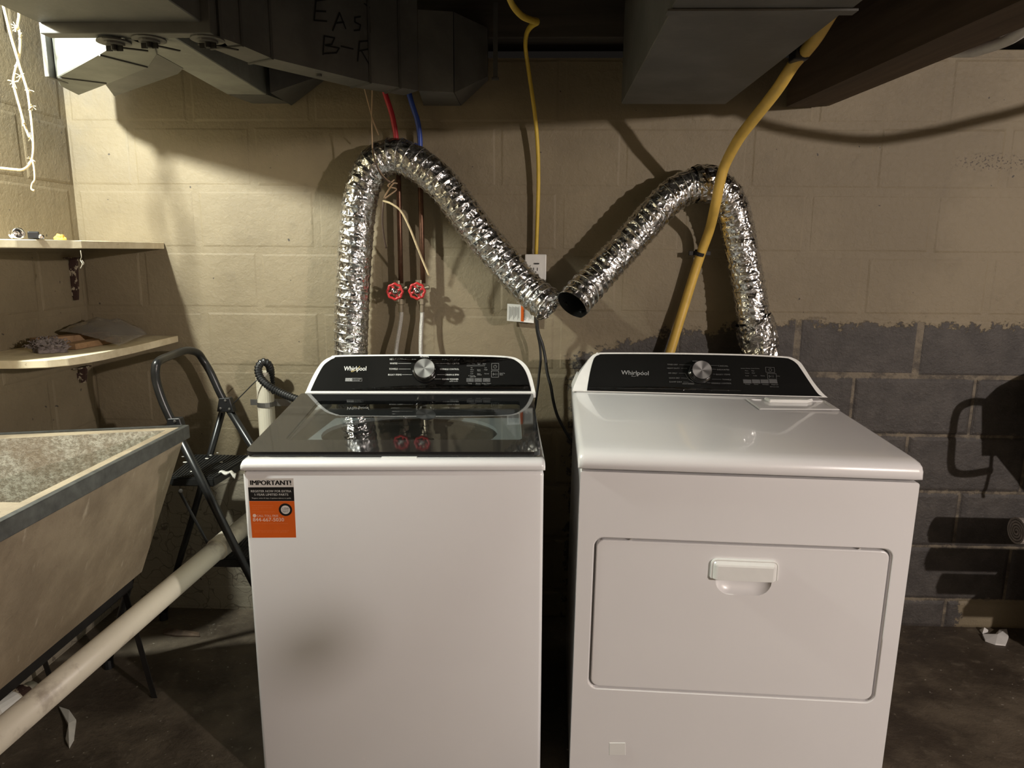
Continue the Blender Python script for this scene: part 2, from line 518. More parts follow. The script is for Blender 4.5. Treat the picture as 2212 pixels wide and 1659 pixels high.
def box(bm, lo, hi, bev=0.0, seg=2):
    lo = Vector(lo); hi = Vector(hi)
    r = bmesh.ops.create_cube(bm, size=1.0)
    vs_ = r['verts']
    for v in vs_:
        v.co = Vector(((lo.x + hi.x) / 2 + v.co.x * (hi.x - lo.x), (lo.y + hi.y) / 2 + v.co.y * (hi.y - lo.y), (lo.z + hi.z) / 2 + v.co.z * (hi.z - lo.z)))
    if bev:
        es = list({e for v in vs_ for e in v.link_edges})
        bmesh.ops.bevel(bm, geom=es, offset=bev, segments=seg, affect='EDGES', profile=0.5)
    return bm
def obox(bm, c, ax, ay, az, sx, sy, sz, bev=0.0):
    """box with its own axes"""
    r = bmesh.ops.create_cube(bm, size=1.0)
    vs_ = r['verts']
    for v in vs_:
        k = v.co.copy()
        v.co = Vector(c) + ax * (k.x * sx) + ay * (k.y * sy) + az * (k.z * sz)
    if bev:
        es = list({e for v in vs_ for e in v.link_edges})
        bmesh.ops.bevel(bm, geom=es, offset=bev, segments=2, affect='EDGES', profile=0.5)
def prism(bm, pts, off):
    """polygon (list of points) extruded by the vector off"""
    off = Vector(off)
    a = [bm.verts.new(Vector(p)) for p in pts]
    b = [bm.verts.new(Vector(p) + off) for p in pts]
    n = len(pts)
    bm.faces.new(a)
    bm.faces.new(b[::-1])
    for i in range(n):
        bm.faces.new((a[i], b[i], b[(i + 1) % n], a[(i + 1) % n]))
def loft(bm, loops, closed=True, cap=True):
    L = [[bm.verts.new(Vector(p)) for p in lp] for lp in loops]
    n = len(L[0])
    for a, b in zip(L, L[1:]):
        for i in range(n if closed else n - 1):
            j = (i + 1) % n
            bm.faces.new((a[i], a[j], b[j], b[i]))
    if cap:
        bm.faces.new(L[0][::-1])
        bm.faces.new(L[-1])
    return L
def smooth_path(pts, per=8):
    """Catmull-Rom through the points"""
    P = [Vector(p) for p in pts]
    if len(P) < 3:
        return [P[0].lerp(P[1], i / per) for i in range(per + 1)]
    Q = [2 * P[0] - P[1]] + P + [2 * P[-1] - P[-2]]
    out = []
    for i in range(1, len(Q) - 2):
        p0, p1, p2, p3 = Q[i - 1:i + 3]
        for k in range(per):
            t = k / per
            out.append(0.5 * ((2 * p1) + (p2 - p0) * t + (2 * p0 - 5 * p1 + 4 * p2 - p3) * t * t + (3 * p1 - p0 - 3 * p2 + p3) * t ** 3))
    out.append(P[-1])
    return out
def resample(path, step):
    out = [path[0].copy()]
    acc = 0.0
    for a, b in zip(path, path[1:]):
        L = (b - a).length
        while L > 0 and acc + L >= step:
            t = (step - acc) / L
            a = a.lerp(b, t)
            out.append(a.copy())
            L = (b - a).length
            acc = 0.0
        acc += L
    if (out[-1] - path[-1]).length > step * 0.3:
        out.append(path[-1].copy())
    return out
def frames(path):
    T = []
    for i in range(len(path)):
        a = path[max(0, i - 1)]
        b = path[min(len(path) - 1, i + 1)]
        T.append((b - a).normalized())
    ref = Vector((0, 0, 1)) if abs(T[0].z) < 0.9 else Vector((1, 0, 0))
    n = (ref - T[0] * ref.dot(T[0])).normalized()
    F = []
    for t in T:
        n = (n - t * n.dot(t)).normalized()
        F.append((t, n, t.cross(n)))
    return F
def tube(bm, path, r, seg=10, cap=True, flat=1.0, rfun=None):
    F = frames(path)
    loops = []
    for i, (p, (t, n, b)) in enumerate(zip(path, F)):
        lp = []
        for k in range(seg):
            a = 2 * PI * k / seg
            rr = rfun(i, a) if rfun else r
            lp.append(p + n * (math.cos(a) * rr) + b * (math.sin(a) * rr * flat))
        loops.append(lp)
    loft(bm, loops, True, cap)
def lathe(bm, prof, seg=24, c=(0, 0, 0), ax=Vector((0, 0, 1)), cap=False):
    """profile of (radius, height) round the axis ax through c"""
    ax = Vector(ax).normalized()
    ref = Vector((1, 0, 0)) if abs(ax.x) < 0.9 else Vector((0, 1, 0))
    n = (ref - ax * ref.dot(ax)).normalized()
    b = ax.cross(n)
    c = Vector(c)
    loops = []
    for r, h in prof:
        loops.append([c + ax * h + n * (math.cos(2 * PI * k / seg) * max(r, 1e-5)) + b * (math.sin(2 * PI * k / seg) * max(r, 1e-5)) for k in range(seg)])
    loft(bm, loops, True, cap)
def rrect(x0, z0, x1, z1, r, seg=5):
    """rounded rectangle, counter-clockwise list of (x, z)"""
    if isinstance(r, (int, float)):
        r = (r, r, r, r)
    out = []
    for (cx, cz, a0, rr) in ((x1 - r[0], z0 + r[0], -90, r[0]), (x1 - r[1], z1 - r[1], 0, r[1]), (x0 + r[2], z1 - r[2], 90, r[2]), (x0 + r[3], z0 + r[3], 180, r[3])):
        for k in range(seg + 1):
            a = math.radians(a0 + 90 * k / seg)
            out.append((cx + rr * math.cos(a), cz + rr * math.sin(a)))
    return out
def ring_plate(bm, outer, inner):
    """flat face between two loops of points (hole in the middle)"""
    va = [bm.verts.new(Vector(p)) for p in outer]
    vb = [bm.verts.new(Vector(p)) for p in inner]
    es = []
    for vv in (va, vb):
        for i in range(len(vv)):
            es.append(bm.edges.new((vv[i], vv[(i + 1) % len(vv)])))
    bmesh.ops.triangle_fill(bm, use_beauty=True, use_dissolve=False, edges=es)
    return va, vb
TEXT_CACHE = {}
def text_mesh(s, bold=0.0):
    key = (s, bold)
    if key not in TEXT_CACHE:
        c = bpy.data.curves.new('t', 'FONT')
        c.body = s
        c.size = 1.0
        c.offset = bold
        c.resolution_u = 2
        o = bpy.data.objects.new('t', c)
        me = bpy.data.meshes.new_from_object(o)
        bpy.data.objects.remove(o)
        v = [x.co.copy() for x in me.vertices]
        f = [tuple(p.vertices) for p in me.polygons]
        xs = [q.x for q in v]; ys = [q.y for q in v]
        TEXT_CACHE[key] = (v, f, min(xs), max(xs), min(0, min(ys)), max(ys))
        bpy.data.meshes.remove(me)
    return TEXT_CACHE[key]
def text(bm, s, A, B, up, n, bold=0.0, lift=0.0006, h=None):
    """flat lettering from A (left end of the base line) to B (right end); h overrides the letter height"""
    v, f, x0, x1, y0, y1 = text_mesh(s, 0.0)
    A = Vector(A); B = Vector(B)
    u = (B - A)
    sc = u.length / (x1 - x0)
    u.normalize()
    up = (up - u * up.dot(u)).normalized()
    sy = sc if h is None else h / 0.69
    # heavier lettering is the same outline struck three times a hair apart
    for q_, dx in enumerate((0.0,) if bold < 0.005 else (-bold, 0.0, bold)):
        vs_ = [bm.verts.new(A + u * ((q.x - x0 + dx) * sc) + up * (q.y * sy) + n * (lift + 0.00002 * q_)) for q in v]
        for p in f:
            try:
                bm.faces.new([vs_[i] for i in p])
            except ValueError:
                pass
def quadp(bm, pts, n=None, lift=0.0):
    vs_ = [bm.verts.new(Vector(p) + (n * lift if n is not None else Vector((0, 0, 0)))) for p in pts]
    bm.faces.new(vs_)
def stroke(bm, pts, wd, n, lift=0.0006):
    """flat drawn line of width wd along the points, on a plane of normal n"""
    P = [Vector(p) for p in pts]
    for a, b in zip(P, P[1:]):
        d = (b - a)
        if d.length < 1e-6: continue
        d.normalize()
        s = d.cross(n).normalized() * (wd / 2)
        e = d * (wd * 0.3)
        quadp(bm, (a - s - e, b - s + e, b + s + e, a + s - e), n, lift)
def wmat(loc, rot):
    from mathutils import Euler
    return Matrix.Translation(Vector(loc)) @ Euler(rot).to_matrix().to_4x4()

# ================================================================== SETTING
XL = -1.555
def plane_struct(name, lo, hi, mat):
    o = obj(name, box(BM(), lo, hi), mat)
    return tag(o, kind='structure')
floor = plane_struct('floor', (XL - 0.2, -2.6, -0.1), (3.7, D + 0.2, 0.0), M['floor'])
ceiling = plane_struct('ceiling', (XL - 0.2, -2.6, 2.24), (3.7, D + 0.2, 2.34), M['joist'])
plane_struct('wall_right', (3.6, -2.6, 0.0), (3.7, D, 2.24), M['block'])
plane_struct('wall_front', (XL - 0.1, -2.6, 0.0), (3.7, -2.5, 2.24), M['block'])
ZTOP = 1.935
wall_back = plane_struct('wall_back', (XL - 0.1, D + 0.0012, 0.0), (3.7, D + 0.15, ZTOP), M['mortar'])
wall_left = plane_struct('wall_left', (XL - 0.15, -2.6, 0.0), (XL - 0.002, D + 0.0025, 2.24), M['mortar'])

Z0, X0 = 1.732, -0.127                      # first bed joint and the joint grid of the block wall
def block_mesh(w_, h_, jit):
    """one concrete block face: front bulges a little out of the joints; local origin at lower left, front towards -y"""
    bm = BM()
    e = 0.009
    def P(x, z, y):
        return bm.verts.new((x, y, z))
    j = lambda: random.uniform(-jit, jit)
    f = [P(e + j(), e + j(), j() * 0.3), P(w_ - e + j(), e + j(), j() * 0.3), P(w_ - e + j(), h_ - e + j(), j() * 0.3), P(e + j(), h_ - e + j(), j() * 0.3)]
    s = [P(0, 0, 0.004), P(w_, 0, 0.004), P(w_, h_, 0.004), P(0, h_, 0.004)]
    k = [P(0, 0, 0.05), P(w_, 0, 0.05), P(w_, h_, 0.05), P(0, h_, 0.05)]
    bm.faces.new(f)
    for i in range(4):
        q = (i + 1) % 4
        bm.faces.new((s[i], s[q], f[q], f[i]))
        bm.faces.new((k[i], k[q], s[q], s[i]))
    bmesh.ops.bevel(bm, geom=[ed for ed in bm.edges if all(v in f for v in ed.verts)], offset=0.003, segments=1, affect='EDGES')
    return bm
G = 0.010
for row in range(-1, 9):
    ztop = Z0 - 0.2032 * row
    zb, zt = ztop - 0.2032 + G / 2, ztop - G / 2
    if row == -1:
        zt = ZTOP
    if row == 8:
        zb = 0.0
    zb = max(zb, 0.0)
    par = (row + 1) % 2                      # odd rows sit half a block along
    for c in range(-5, 10):
        xa = X0 + 0.4064 * c + (0.2032 if par == 0 else 0.0) + 0.0
        # row 0 has joints on the even half-block marks, row 1 on the odd ones
        xa = X0 + 0.4064 * c + (0.0 if row % 2 == 0 else 0.2032)
        xb = xa + 0.4064
        a, b_ = max(xa + G / 2, XL - 0.001), min(xb - G / 2, 3.59)
        if b_ - a < 0.03 or a > 2.0:
            continue
        o = obj('block', block_mesh(b_ - a, zt - zb, 0.0016), M['block'], wall_back, loc=(a, D + random.uniform(-0.0006, 0.0004) - (0.003 if (zt < 1.11 and b_ > 0.15) else 0.0), zb))
# blocks of the side wall, seen at a glancing angle
for row in range(-2, 9):
    ztop = Z0 - 0.2032 * row
    zb, zt = max(0, ztop - 0.2032 + G / 2), ztop - G / 2
    if zt < 0.05: continue
    for c in range(0, 4):
        yb = D - 0.02 - 0.4064 * c - (0.0 if row % 2 else 0.2032)
        ya = yb - 0.4064
        y1, y0 = min(D, yb) - G / 2, ya + G / 2
        if c == 0 and row % 2 == 0:
            y1 = yb - G / 2
        o = obj('block', block_mesh(y1 - y0, zt - zb, 0.0016), M['block'], wall_left, loc=(XL, y0, zb), rot=(0, 0, PI / 2))
    if row % 2 == 0:
        y0, y1 = D - 0.02 - 0.2032 + G / 2, D - 0.004
        obj('block', block_mesh(y1 - y0, zt - zb, 0.0016), M['block'], wall_left, loc=(XL, y0, zb), rot=(0, 0, PI / 2))
# sill plate and joists up in the dark
obj_ = obj('trim_1', box(BM(), (XL, D - 0.03, 1.985), (3.6, D + 0.12, 2.24), 0.004), M['joist'])
tag(obj_, kind='structure')
for i, yy in enumerate((0.15, 0.56, 0.97, 1.38, 1.79, 2.16)):
    obj('joist', box(BM(), (XL, yy, 2.06), (3.6, yy + 0.04, 2.239), 0.003), M['joist'], ceiling)
obj('capping', box(BM(), (1.0, D + 0.012, 1.936), (2.3, D + 0.12, 1.962), 0.003), M['mortar'], wall_back)

# ================================================================== TIMBER BEAM
bl, br = 0.785, 0.925
beam = thing('timber_beam', 'dark brown timber beam running overhead to the back wall, right of the wide duct', 'beam', (0.855, D - 0.012, 1.785), (0, 0, 0.094))
def beam_board(x0, x1, z0):
    bm = BM()
    n = 12
    loops = []
    for i in range(n + 1):
        y = 0.0 - (D + 0.6) * i / n
        w1 = noise.noise(Vector((x0 * 9, y * 3, 1))) * 0.0035
        w2 = noise.noise(Vector((x1 * 9, y * 3, 4))) * 0.0035
        dz = noise.noise(Vector((x0, y * 4, 7))) * 0.003
        sk = 0.0 * i
        loops.append([(x0 + w1, y, z0 + dz), (x1 + w2, y, z0 + dz), (x1 + w2, y, 0.27), (x0 + w1, y, 0.27)])
    loft(bm, loops)
    return bm
obj('board', beam_board(-0.070, 0.022, 0.0), M['beam'], beam)
obj('board', beam_board(0.025, 0.070, 0.006), M['beam'], beam)

# ================================================================== DUCTS
def duct_box(pts_bottom, height, z=None):
    bm = BM()
    prism(bm, pts_bottom, (0, 0, height))
    bmesh.ops.bevel(bm, geom=bm.edges[:], offset=0.002, segments=1, affect='EDGES')
    return bm
# wide duct at right, coming towards the camera
ZR = 1.765
dr = thing('supply_duct', 'wide grey sheet metal duct hanging beside the timber beam at right', 'duct', (0.41, 2.2, ZR))
dr_m = Matrix.Translation((-0.41, -2.2, -ZR))
def lw(o_loc):
    o_loc = Vector(o_loc)
    return lambda p: Vector(p) - o_loc
L_ = lw((0.41, 2.2, ZR))
A1, A2 = atZ(1342, 225, ZR), atZ(1572, 222, ZR)
ye = A1.y
sm_y = atZ(1440, 22, ZR).y
xl2, xr2 = atZ(1450, 22, ZR).x, atZ(1815, 33, ZR).x
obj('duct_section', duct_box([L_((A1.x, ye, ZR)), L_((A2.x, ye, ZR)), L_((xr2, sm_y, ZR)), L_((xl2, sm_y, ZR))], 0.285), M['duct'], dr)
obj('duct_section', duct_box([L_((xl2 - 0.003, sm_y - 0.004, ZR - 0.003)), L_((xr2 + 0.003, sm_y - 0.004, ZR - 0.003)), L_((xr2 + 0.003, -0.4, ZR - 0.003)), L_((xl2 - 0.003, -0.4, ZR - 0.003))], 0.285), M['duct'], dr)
bm = BM()
box(bm, L_((xl2 - 0.01, sm_y - 0.02, ZR - 0.008)), L_((xr2 + 0.012, sm_y + 0.006, ZR - 0.0035)), 0.001)
obj('slip_joint', bm, M['duct'], dr)

# plenum and branches at upper left
ZM = 1.79
tr = thing('trunk_duct', 'big grey trunk duct across the top left corner of the ceiling', 'duct', (-0.9, 1.5, 1.805))
L_ = lw((-0.9, 1.5, 1.805))
ZT = 1.81
tp = [atZ(440, 52, ZT), atZ(75, 45, ZT)]
ty = (tp[0].y + tp[1].y) / 2
obj('duct_section', duct_box([L_((tp[1].x, ty, ZT)), L_((tp[0].x, ty, ZT)), L_((tp[0].x + 0.005, 0.3, ZT)), L_((tp[1].x - 0.02, 0.3, ZT))], 0.25), M['duct'], tr)
bm = BM()
box(bm, L_((tp[1].x, ty, ZT - 0.022)), L_((tp[0].x + 0.02, ty + 0.035, ZT + 0.24)), 0.002)
obj('end_flange', bm, M['duct'], tr)

# elbow branch lettered EAST B-R
es = thing('elbow_duct', 'dark grey stack duct elbow with hand lettering turning down to the wall', 'duct', (-0.5, 2.0, ZM))
L_ = lw((-0.5, 2.0, ZM))
near = [(430, 62), (470, 76), (522, 98), (587, 126), (799, 178), (864, 189), (905, 196)]
far = [(440, 88), (470, 96), (522, 120), (587, 146), (730, 170), (857, 199), (900, 218)]
nearP = [atZ(x, y, ZM) for x, y in near]
for p in nearP: p.y = max(p.y, ty + 0.037)
# the visible front face, gore by gore; depth of the duct is 8 to 9 cm, lying behind it
def offset_pts(P, d):
    out = []
    for i in range(len(P)):
        a = P[max(0, i - 1)]; b = P[min(len(P) - 1, i + 1)]
        t = (b - a); t.z = 0; t.normalize()
        nn = Vector((-t.y, t.x, 0))
        out.append(P[i] + nn * d)
    return out
farP = offset_pts(nearP, 0.085)
HD = 0.262
for i in range(len(nearP) - 1):
    a, b, c, d_ = nearP[i], nearP[i + 1], farP[i + 1], farP[i]
    g = 0.0015
    t = (b - a).normalized() * g
    bm = BM()
    prism(bm, [L_(a + t), L_(b - t), L_(c - t), L_(d_ + t)], (0, 0, HD))
    obj('duct_gore', bm, M['duct'], es)
# seams between gores
for i in range(1, len(nearP) - 1):
    a, c = nearP[i], farP[i]
    t = (nearP[i + 1] - nearP[i - 1]).normalized()
    nn = (c - a).normalized()
    bm = BM()
    obox(bm, L_((a + c) / 2 + Vector((0, 0, HD / 2 - 0.001))), t, nn, Vector((0, 0, 1)), 0.007, (c - a).length + 0.006, HD + 0.004)
    obj('seam', bm, M['seam'], es)
# riser against the wall at its far end
e5, e6 = atZ(905, 217, ZM), atZ(990, 219, ZM)
er = atY(1054, 172, D - 0.012)
bm = BM()
b0 = nearP[-1]
pts = [Vector((b0.x, b0.y, ZM)), Vector((e6.x, b0.y + 0.02, ZM)), Vector((e6.x, D - 0.004, ZM)), Vector((b0.x - 0.02, D - 0.004, ZM))]
prism(bm, [L_(p) for p in pts], (0, 0, 0.22))
obj('stack_boot', bm, M['duct'], es)
bm = BM()
q0 = Vector((e6.x + 0.002, b0.y + 0.022, ZM)); q1 = Vector((er.x, D - 0.02, er.z)); q1f = Vector((er.x, D - 0.09, er.z))
H2 = 2.01
prism_pts = [q0, Vector((e6.x + 0.002, D - 0.004, ZM)), Vector((er.x, D - 0.004, er.z)), Vector((er.x, D - 0.05, er.z))]
va = [bm.verts.new(L_(p)) for p in prism_pts]
vb = [bm.verts.new(L_(Vector((p.x, p.y, H2)))) for p in prism_pts]
bm.faces.new(va); bm.faces.new(vb[::-1])
for i in range(4):
    bm.faces.new((va[i], vb[i], vb[(i + 1) % 4], va[(i + 1) % 4]))
obj('stack_boot', bm, M['duct'], es)
# lettering on the long gore
fa, fb = nearP[3], nearP[4]
tt = (fb - fa).normalized()
fn = Vector((tt.y, -tt.x, 0)).normalized()
def eh(px, py):
    return L_(hit(px, py, fa, fn))
bm = BM()
strokes = [  # E A S / B-R as drawn with a thick marker
    [(682, 0), (678, 44), (705, 46)], [(680, 24), (703, 25)], [(682, 2), (708, -2)],
    [(718, 66), (733, 28), (746, 62)], [(724, 50), (742, 48)],
    [(778, 36), (766, 38), (766, 48), (778, 54), (776, 65), (764, 66)],
    [(786, 8), (812, 26)], [(800, 20), (800, 70)],
    [(700, 78), (697, 118)], [(700, 78), (722, 82), (716, 96), (702, 98)], [(702, 98), (732, 104), (726, 114), (697, 116)],
    [(736, 100), (762, 106)],
    [(776, 90), (772, 132)], [(776, 90), (798, 88), (796, 106), (776, 110)], [(780, 110), (796, 138)]]
for s_ in strokes:
    stroke(bm, [eh(x, y) for x, y in s_], 0.0042, fn, 0.0015)
obj('marker_lettering', bm, M['ink'], es)
bm = BM()
c_ = hit(732, 172, fa + Vector((0, 0, 0)), fn)
lathe(bm, [(0.0, 0.0), (0.008, 0.0), (0.008, 0.006), (0.0, 0.007)], 10, L_(farP[3].lerp(nearP[4], 0.55) + Vector((0, 0, -0.006))), Vector((0, 0, 1)))
obj('screw', bm, M['seam'], es)

# branch running straight back to the wall
br_ = thing('branch_duct', 'narrow grey branch duct running straight to the back wall under the trunk', 'duct', (-0.89, 2.0, ZM))
L_ = lw((-0.89, 2.0, ZM))
a0, a1, a2, a3 = atZ(250, 72, ZM), atZ(362, 72, ZM), atZ(491, 204, ZM), atZ(576, 205, ZM)
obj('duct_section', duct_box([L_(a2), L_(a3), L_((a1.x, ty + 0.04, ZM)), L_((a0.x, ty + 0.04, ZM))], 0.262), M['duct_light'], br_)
bm = BM()
y1 = a3.y + 0.002
e_lo = atY(690, 167, D - 0.05)
prism_pts = [Vector((a2.x + 0.003, y1, ZM)), Vector((a3.x + 0.003, y1, ZM)), Vector((a3.x + 0.02, D - 0.004, ZM + 0.006)), Vector((a2.x + 0.012, D - 0.004, ZM + 0.006))]
va = [bm.verts.new(L_(p)) for p in prism_pts]
vb = [bm.verts.new(L_(Vector((p.x, p.y, ZM + 0.18)))) for p in prism_pts]
bm.faces.new(va); bm.faces.new(vb[::-1])
for i in range(4):
    bm.faces.new((va[i], vb[i], vb[(i + 1) % 4], va[(i + 1) % 4]))
obj('stack_boot', bm, M['duct'], br_)
bm = BM()
prism_pts = [Vector((a3.x + 0.022, y1 - 0.03, ZM)), Vector((a3.x + 0.022, D - 0.004, ZM)), Vector((e_lo.x, D - 0.004, e_lo.z)), Vector((e_lo.x, D - 0.06, e_lo.z))]
va = [bm.verts.new(L_(p)) for p in prism_pts]
vb = [bm.verts.new(L_(Vector((p.x, p.y, 1.95)))) for p in prism_pts]
bm.faces.new(va); bm.faces.new(vb[::-1])
for i in range(4):
    bm.faces.new((va[i], vb[i], vb[(i + 1) % 4], va[(i + 1) % 4]))
obj('stack_boot', bm, M['duct'], br_)

# corner branch, end of which catches the bulb's light
cb = thing('corner_duct', 'pale galvanised duct elbow in the corner lit brightly by the bulb', 'duct', (-1.3, 2.0, ZM))
L_ = lw((-1.3, 2.0, ZM))
ZC = 1.785
cpx = [(122, 168), (130, 186), (170, 206), (230, 182), (320, 147), (340, 118), (300, 70), (228, 66), (215, 118)]
cp = [atZ(x, y, ZC) for x, y in cpx]
for p in cp: p.y = max(p.y, ty + 0.037)
bm = BM()
prism(bm, [L_(p) for p in cp], (0, 0, 0.262))
bmesh.ops.bevel(bm, geom=bm.edges[:], offset=0.002, segments=1, affect='EDGES')
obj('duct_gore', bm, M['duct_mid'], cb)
bm = BM()
bp_ = [atZ(x, y, ZC + 0.004) for x, y in ((226, 180), (247, 208), (384, 160), (396, 148), (330, 112), (315, 145))]
prism(bm, [L_(p) for p in bp_], (0, 0, 0.15))
obj('stack_boot', bm, M['duct'], cb)  # darker duct grey stands in for the shade on this underside
bm = BM()
s0 = atZ(118, 168, ZC); s1 = atZ(130, 186, ZC)
box(bm, L_((s0.x - 0.014, s0.y - 0.02, ZC - 0.002)), L_((s0.x - 0.001, s0.y + 0.06, ZC + 0.17)), 0.002)
obj('end_flange', bm, M['duct'], cb)
for (p, q) in (((125, 167), (230, 180)), ((215, 119), (318, 145))):
    bm = BM()
    A_, B_ = atZ(*p, ZC - 0.001), atZ(*q, ZC - 0.001)
    d = (B_ - A_).normalized()
    obox(bm, L_((A_ + B_) / 2), d, Vector((-d.y, d.x, 0)), Vector((0, 0, 1)), (B_ - A_).length, 0.005, 0.004)
    obj('seam', bm, M['seam'], cb)
# damper handles under the branches
def damper(root, L_, px, py, z, ang, nm='damper_handle'):
    c = atZ(px, py, z)
    bm = BM()
    lathe(bm, [(0.0, 0.0), (0.034, 0.0), (0.036, -0.003), (0.036, -0.005), (0.022, -0.005), (0.022, -0.009), (0.0, -0.009)], 18, L_(c), Vector((0, 0, 1)))
    h = obj('damper_disc', bm, M['duct'], root)
    bm = BM()
    lathe(bm, [(0.0, -0.008), (0.007, -0.009), (0.007, -0.02), (0.0, -0.021)], 10, L_(c), Vector((0, 0, 1)))
    for sgn in (-1, 1):
        obox(bm, L_(c + Vector((sgn * 0.012, 0, -0.016))), Vector((1, 0, 0)), Vector((0, 1, 0)), Vector((0, 0, 1)), 0.014, 0.004, 0.012, 0.001)
    d = Vector((math.cos(ang), math.sin(ang), 0))
    obox(bm, L_(c + d * 0.035 + Vector((0, 0, -0.013))), d, Vector((-d.y, d.x, 0)), Vector((0, 0, 1)), 0.065, 0.008, 0.003, 0.001)
    obj('wing_nut', bm, M['iron'], h)
damper(br_, lw((-0.89, 2.0, ZM)), 322, 82, ZM, 0.9)
damper(cb, lw((-1.3, 2.0, ZM)), 246, 88, ZC, 0.5)
damper(es, lw((-0.5, 2.0, ZM)), 448, 82, ZM, 0.75)
# hanger strap right of the elbow
hs = thing('hanger_strap', 'thin grey metal hanger strap beside the lettered duct elbow', 'strap', (-0.13, 2.3, 1.86))
pa, pb = atY(1066, 72, 2.25), atY(1070, 170, 2.25)
bm = BM()
box(bm, (-0.007, -0.001, 0.0), (0.007, 0.001, 2.06 - pb.z), 0.0)
box(bm, (-0.011, -0.004, -0.004), (0.011, 0.004, 0.004), 0.001)
hs.location = pb
obj('strap_band', bm, M['seam'], hs)

# ================================================================== WASHER
WO = Vector((-0.670, 1.506, 0.830)); WROT = (0, -0.005, 0.044)
W_ = 0.699
def empty_for(seam_origin, rot, zs):
    m = wmat((0, 0, 0), rot)
    return seam_origin - (m @ Vector((0, 0, zs)))
wloc = empty_for(WO, WROT, 0.83)
WM = wmat(wloc, WROT); WI = WM.inverted()
ws = thing('washing_machine', 'white top-loading washing machine with smoked glass lid and orange sticker', 'washer', wloc, WROT)
def whit(px, py, lo, ln):
    """hit a plane given in the washer's own frame, answer in that frame"""
    o = WM @ Vector(lo); n = (WM.to_3x3() @ Vector(ln)).normalized()
    return WI @ hit(px, py, o, n)
bm = BM()
box(bm, (0.002, 0.003, 0.03), (W_ - 0.002, 0.67, 0.8265), 0.009, 3)
obj('cabinet', bm, M['enamel'], ws, smooth='all')
for fx in (0.05, W_ - 0.05):
    for fy in (0.06, 0.62):
        bm = BM()
        lathe(bm, [(0.0, 0.0), (0.024, 0.0), (0.024, 0.015), (0.012, 0.018), (0.012, 0.032), (0, 0.032)], 14, (fx, fy, 0))
        obj('foot', bm, M['black_plastic'], ws)
# top cover: a lip with a rounded front edge, side rails and a back shelf
def profile_loft(prof, x0, x1, inset, r):
    """profile (y,z) swept from x0 to x1 with softened ends"""
    bm = BM()
    cy = sum(p[0] for p in prof) / len(prof); 
    loops = []
    for x, k in ((x0, r), (x0 + r * 0.3, r * 0.3), (x0 + r, 0.0), (x1 - r, 0.0), (x1 - r * 0.3, r * 0.3), (x1, r)):
        lp = []
        for (y, z, my, mz) in prof:
            lp.append((x, y + my * k, z + mz * k))
        loops.append(lp)
    loft(bm, loops)
    return bm
prof = [(0.0, 0.8305, 0.2, 0.0), (-0.003, 0.834, 0.5, 0), (-0.003, 0.843, 0.6, -0.2), (0.001, 0.8490, 0.7, -0.5), (0.009, 0.8523, 0.5, -0.6), (0.02, 0.8530, 0, -0.6), (0.045, 0.8530, 0, -0.6), (0.045, 0.8305, 0, 0)]
obj('top_cover', profile_loft(prof, -0.001, W_ + 0.001, 0, 0.010), M['enamel'], ws, smooth='all')
for x0_, x1_ in ((-0.001, 0.05), (W_ - 0.05, W_ + 0.001)):
    bm = BM()
    box(bm, (x0_, 0.0455, 0.8305), (x1_, 0.66, 0.853), 0.007, 3)
    obj('side_rail', bm, M['enamel'], ws, smooth='all')
bm = BM()
oc = rrect(0.0505, 0.0457, W_ - 0.0505, 0.56, 0.012)
ic = [(0.352 + 0.235 * math.cos(2 * PI * k / 40), 0.285 + 0.20 * math.sin(2 * PI * k / 40)) for k in range(40)]
va, vb = ring_plate(bm, [(x, y, 0.846) for x, y in oc], [(x, y, 0.846) for x, y in ic])
down = [bm.verts.new((v.co.x, v.co.y, 0.834)) for v in vb]
for i in range(40):
    bm.faces.new((vb[i], vb[(i + 1) % 40], down[(i + 1) % 40], down[i]))
obj('tub_deck', bm, M['deck'], ws)
bm = BM()
lp = []
for s_, z in ((1.0, 0.83), (1.0, 0.83), (0.97, 0.6), (0.95, 0.45), (0.3, 0.44), (0.12, 0.50), (0.05, 0.62), (0.001, 0.62)):
    lp.append([(0.352 + 0.235 * s_ * math.cos(2 * PI * k / 40), 0.285 + 0.20 * s_ * math.sin(2 * PI * k / 40), z) for k in range(40)])
# the basket hangs inside the hollow deck; drawn as a lining above the cabinet top
for l_ in lp:
    for i, p in enumerate(l_):
        l_[i] = (p[0], p[1], 0.8285 + (p[2] - 0.44) * 0.02)
loft(bm, lp, True, False)
obj('wash_basket', bm, M['basket'], ws, smooth='all')
# lid
LZ0, LZ1 = 0.866, 0.9085
def lz(y, base=0.0):
    return LZ0 + (LZ1 - LZ0) * ((y - 0.035) / 0.467) + base
out2 = rrect(-0.001, 0.032, W_ - 0.008, 0.502, (0.022, 0.006, 0.006, 0.022))
in2 = rrect(0.070, 0.112, W_ - 0.050, 0.43, 0.012)
bm = BM()
vt, vi = ring_plate(bm, [(x, y, lz(y)) for x, y in out2], [(x, y, lz(y)) for x, y in in2])
vt2, vi2 = ring_plate(bm, [(x, y, lz(y, -0.011)) for x, y in out2], [(x, y, lz(y, -0.011)) for x, y in in2])
for A_, B_ in ((vt, vt2), (vi, vi2)):
    for i in range(len(A_)):
        j = (i + 1) % len(A_)
        bm.faces.new((A_[i], A_[j], B_[j], B_[i]))
obj('lid_frame', bm, M['lid_frame'], ws)
bm = BM()
prism(bm, [(x, y, lz(y) - 0.0005) for x, y in in2], (0, 0, -0.004))
obj('lid_glass', bm, M['lid_glass'], ws, ).data.name = 'lid_glass'
bm = BM()
prism(bm, [(x, 0.024, z) for x, z in rrect(0.318, 0.8490, 0.402, 0.8545, 0.002)], (0, 0.01, 0))
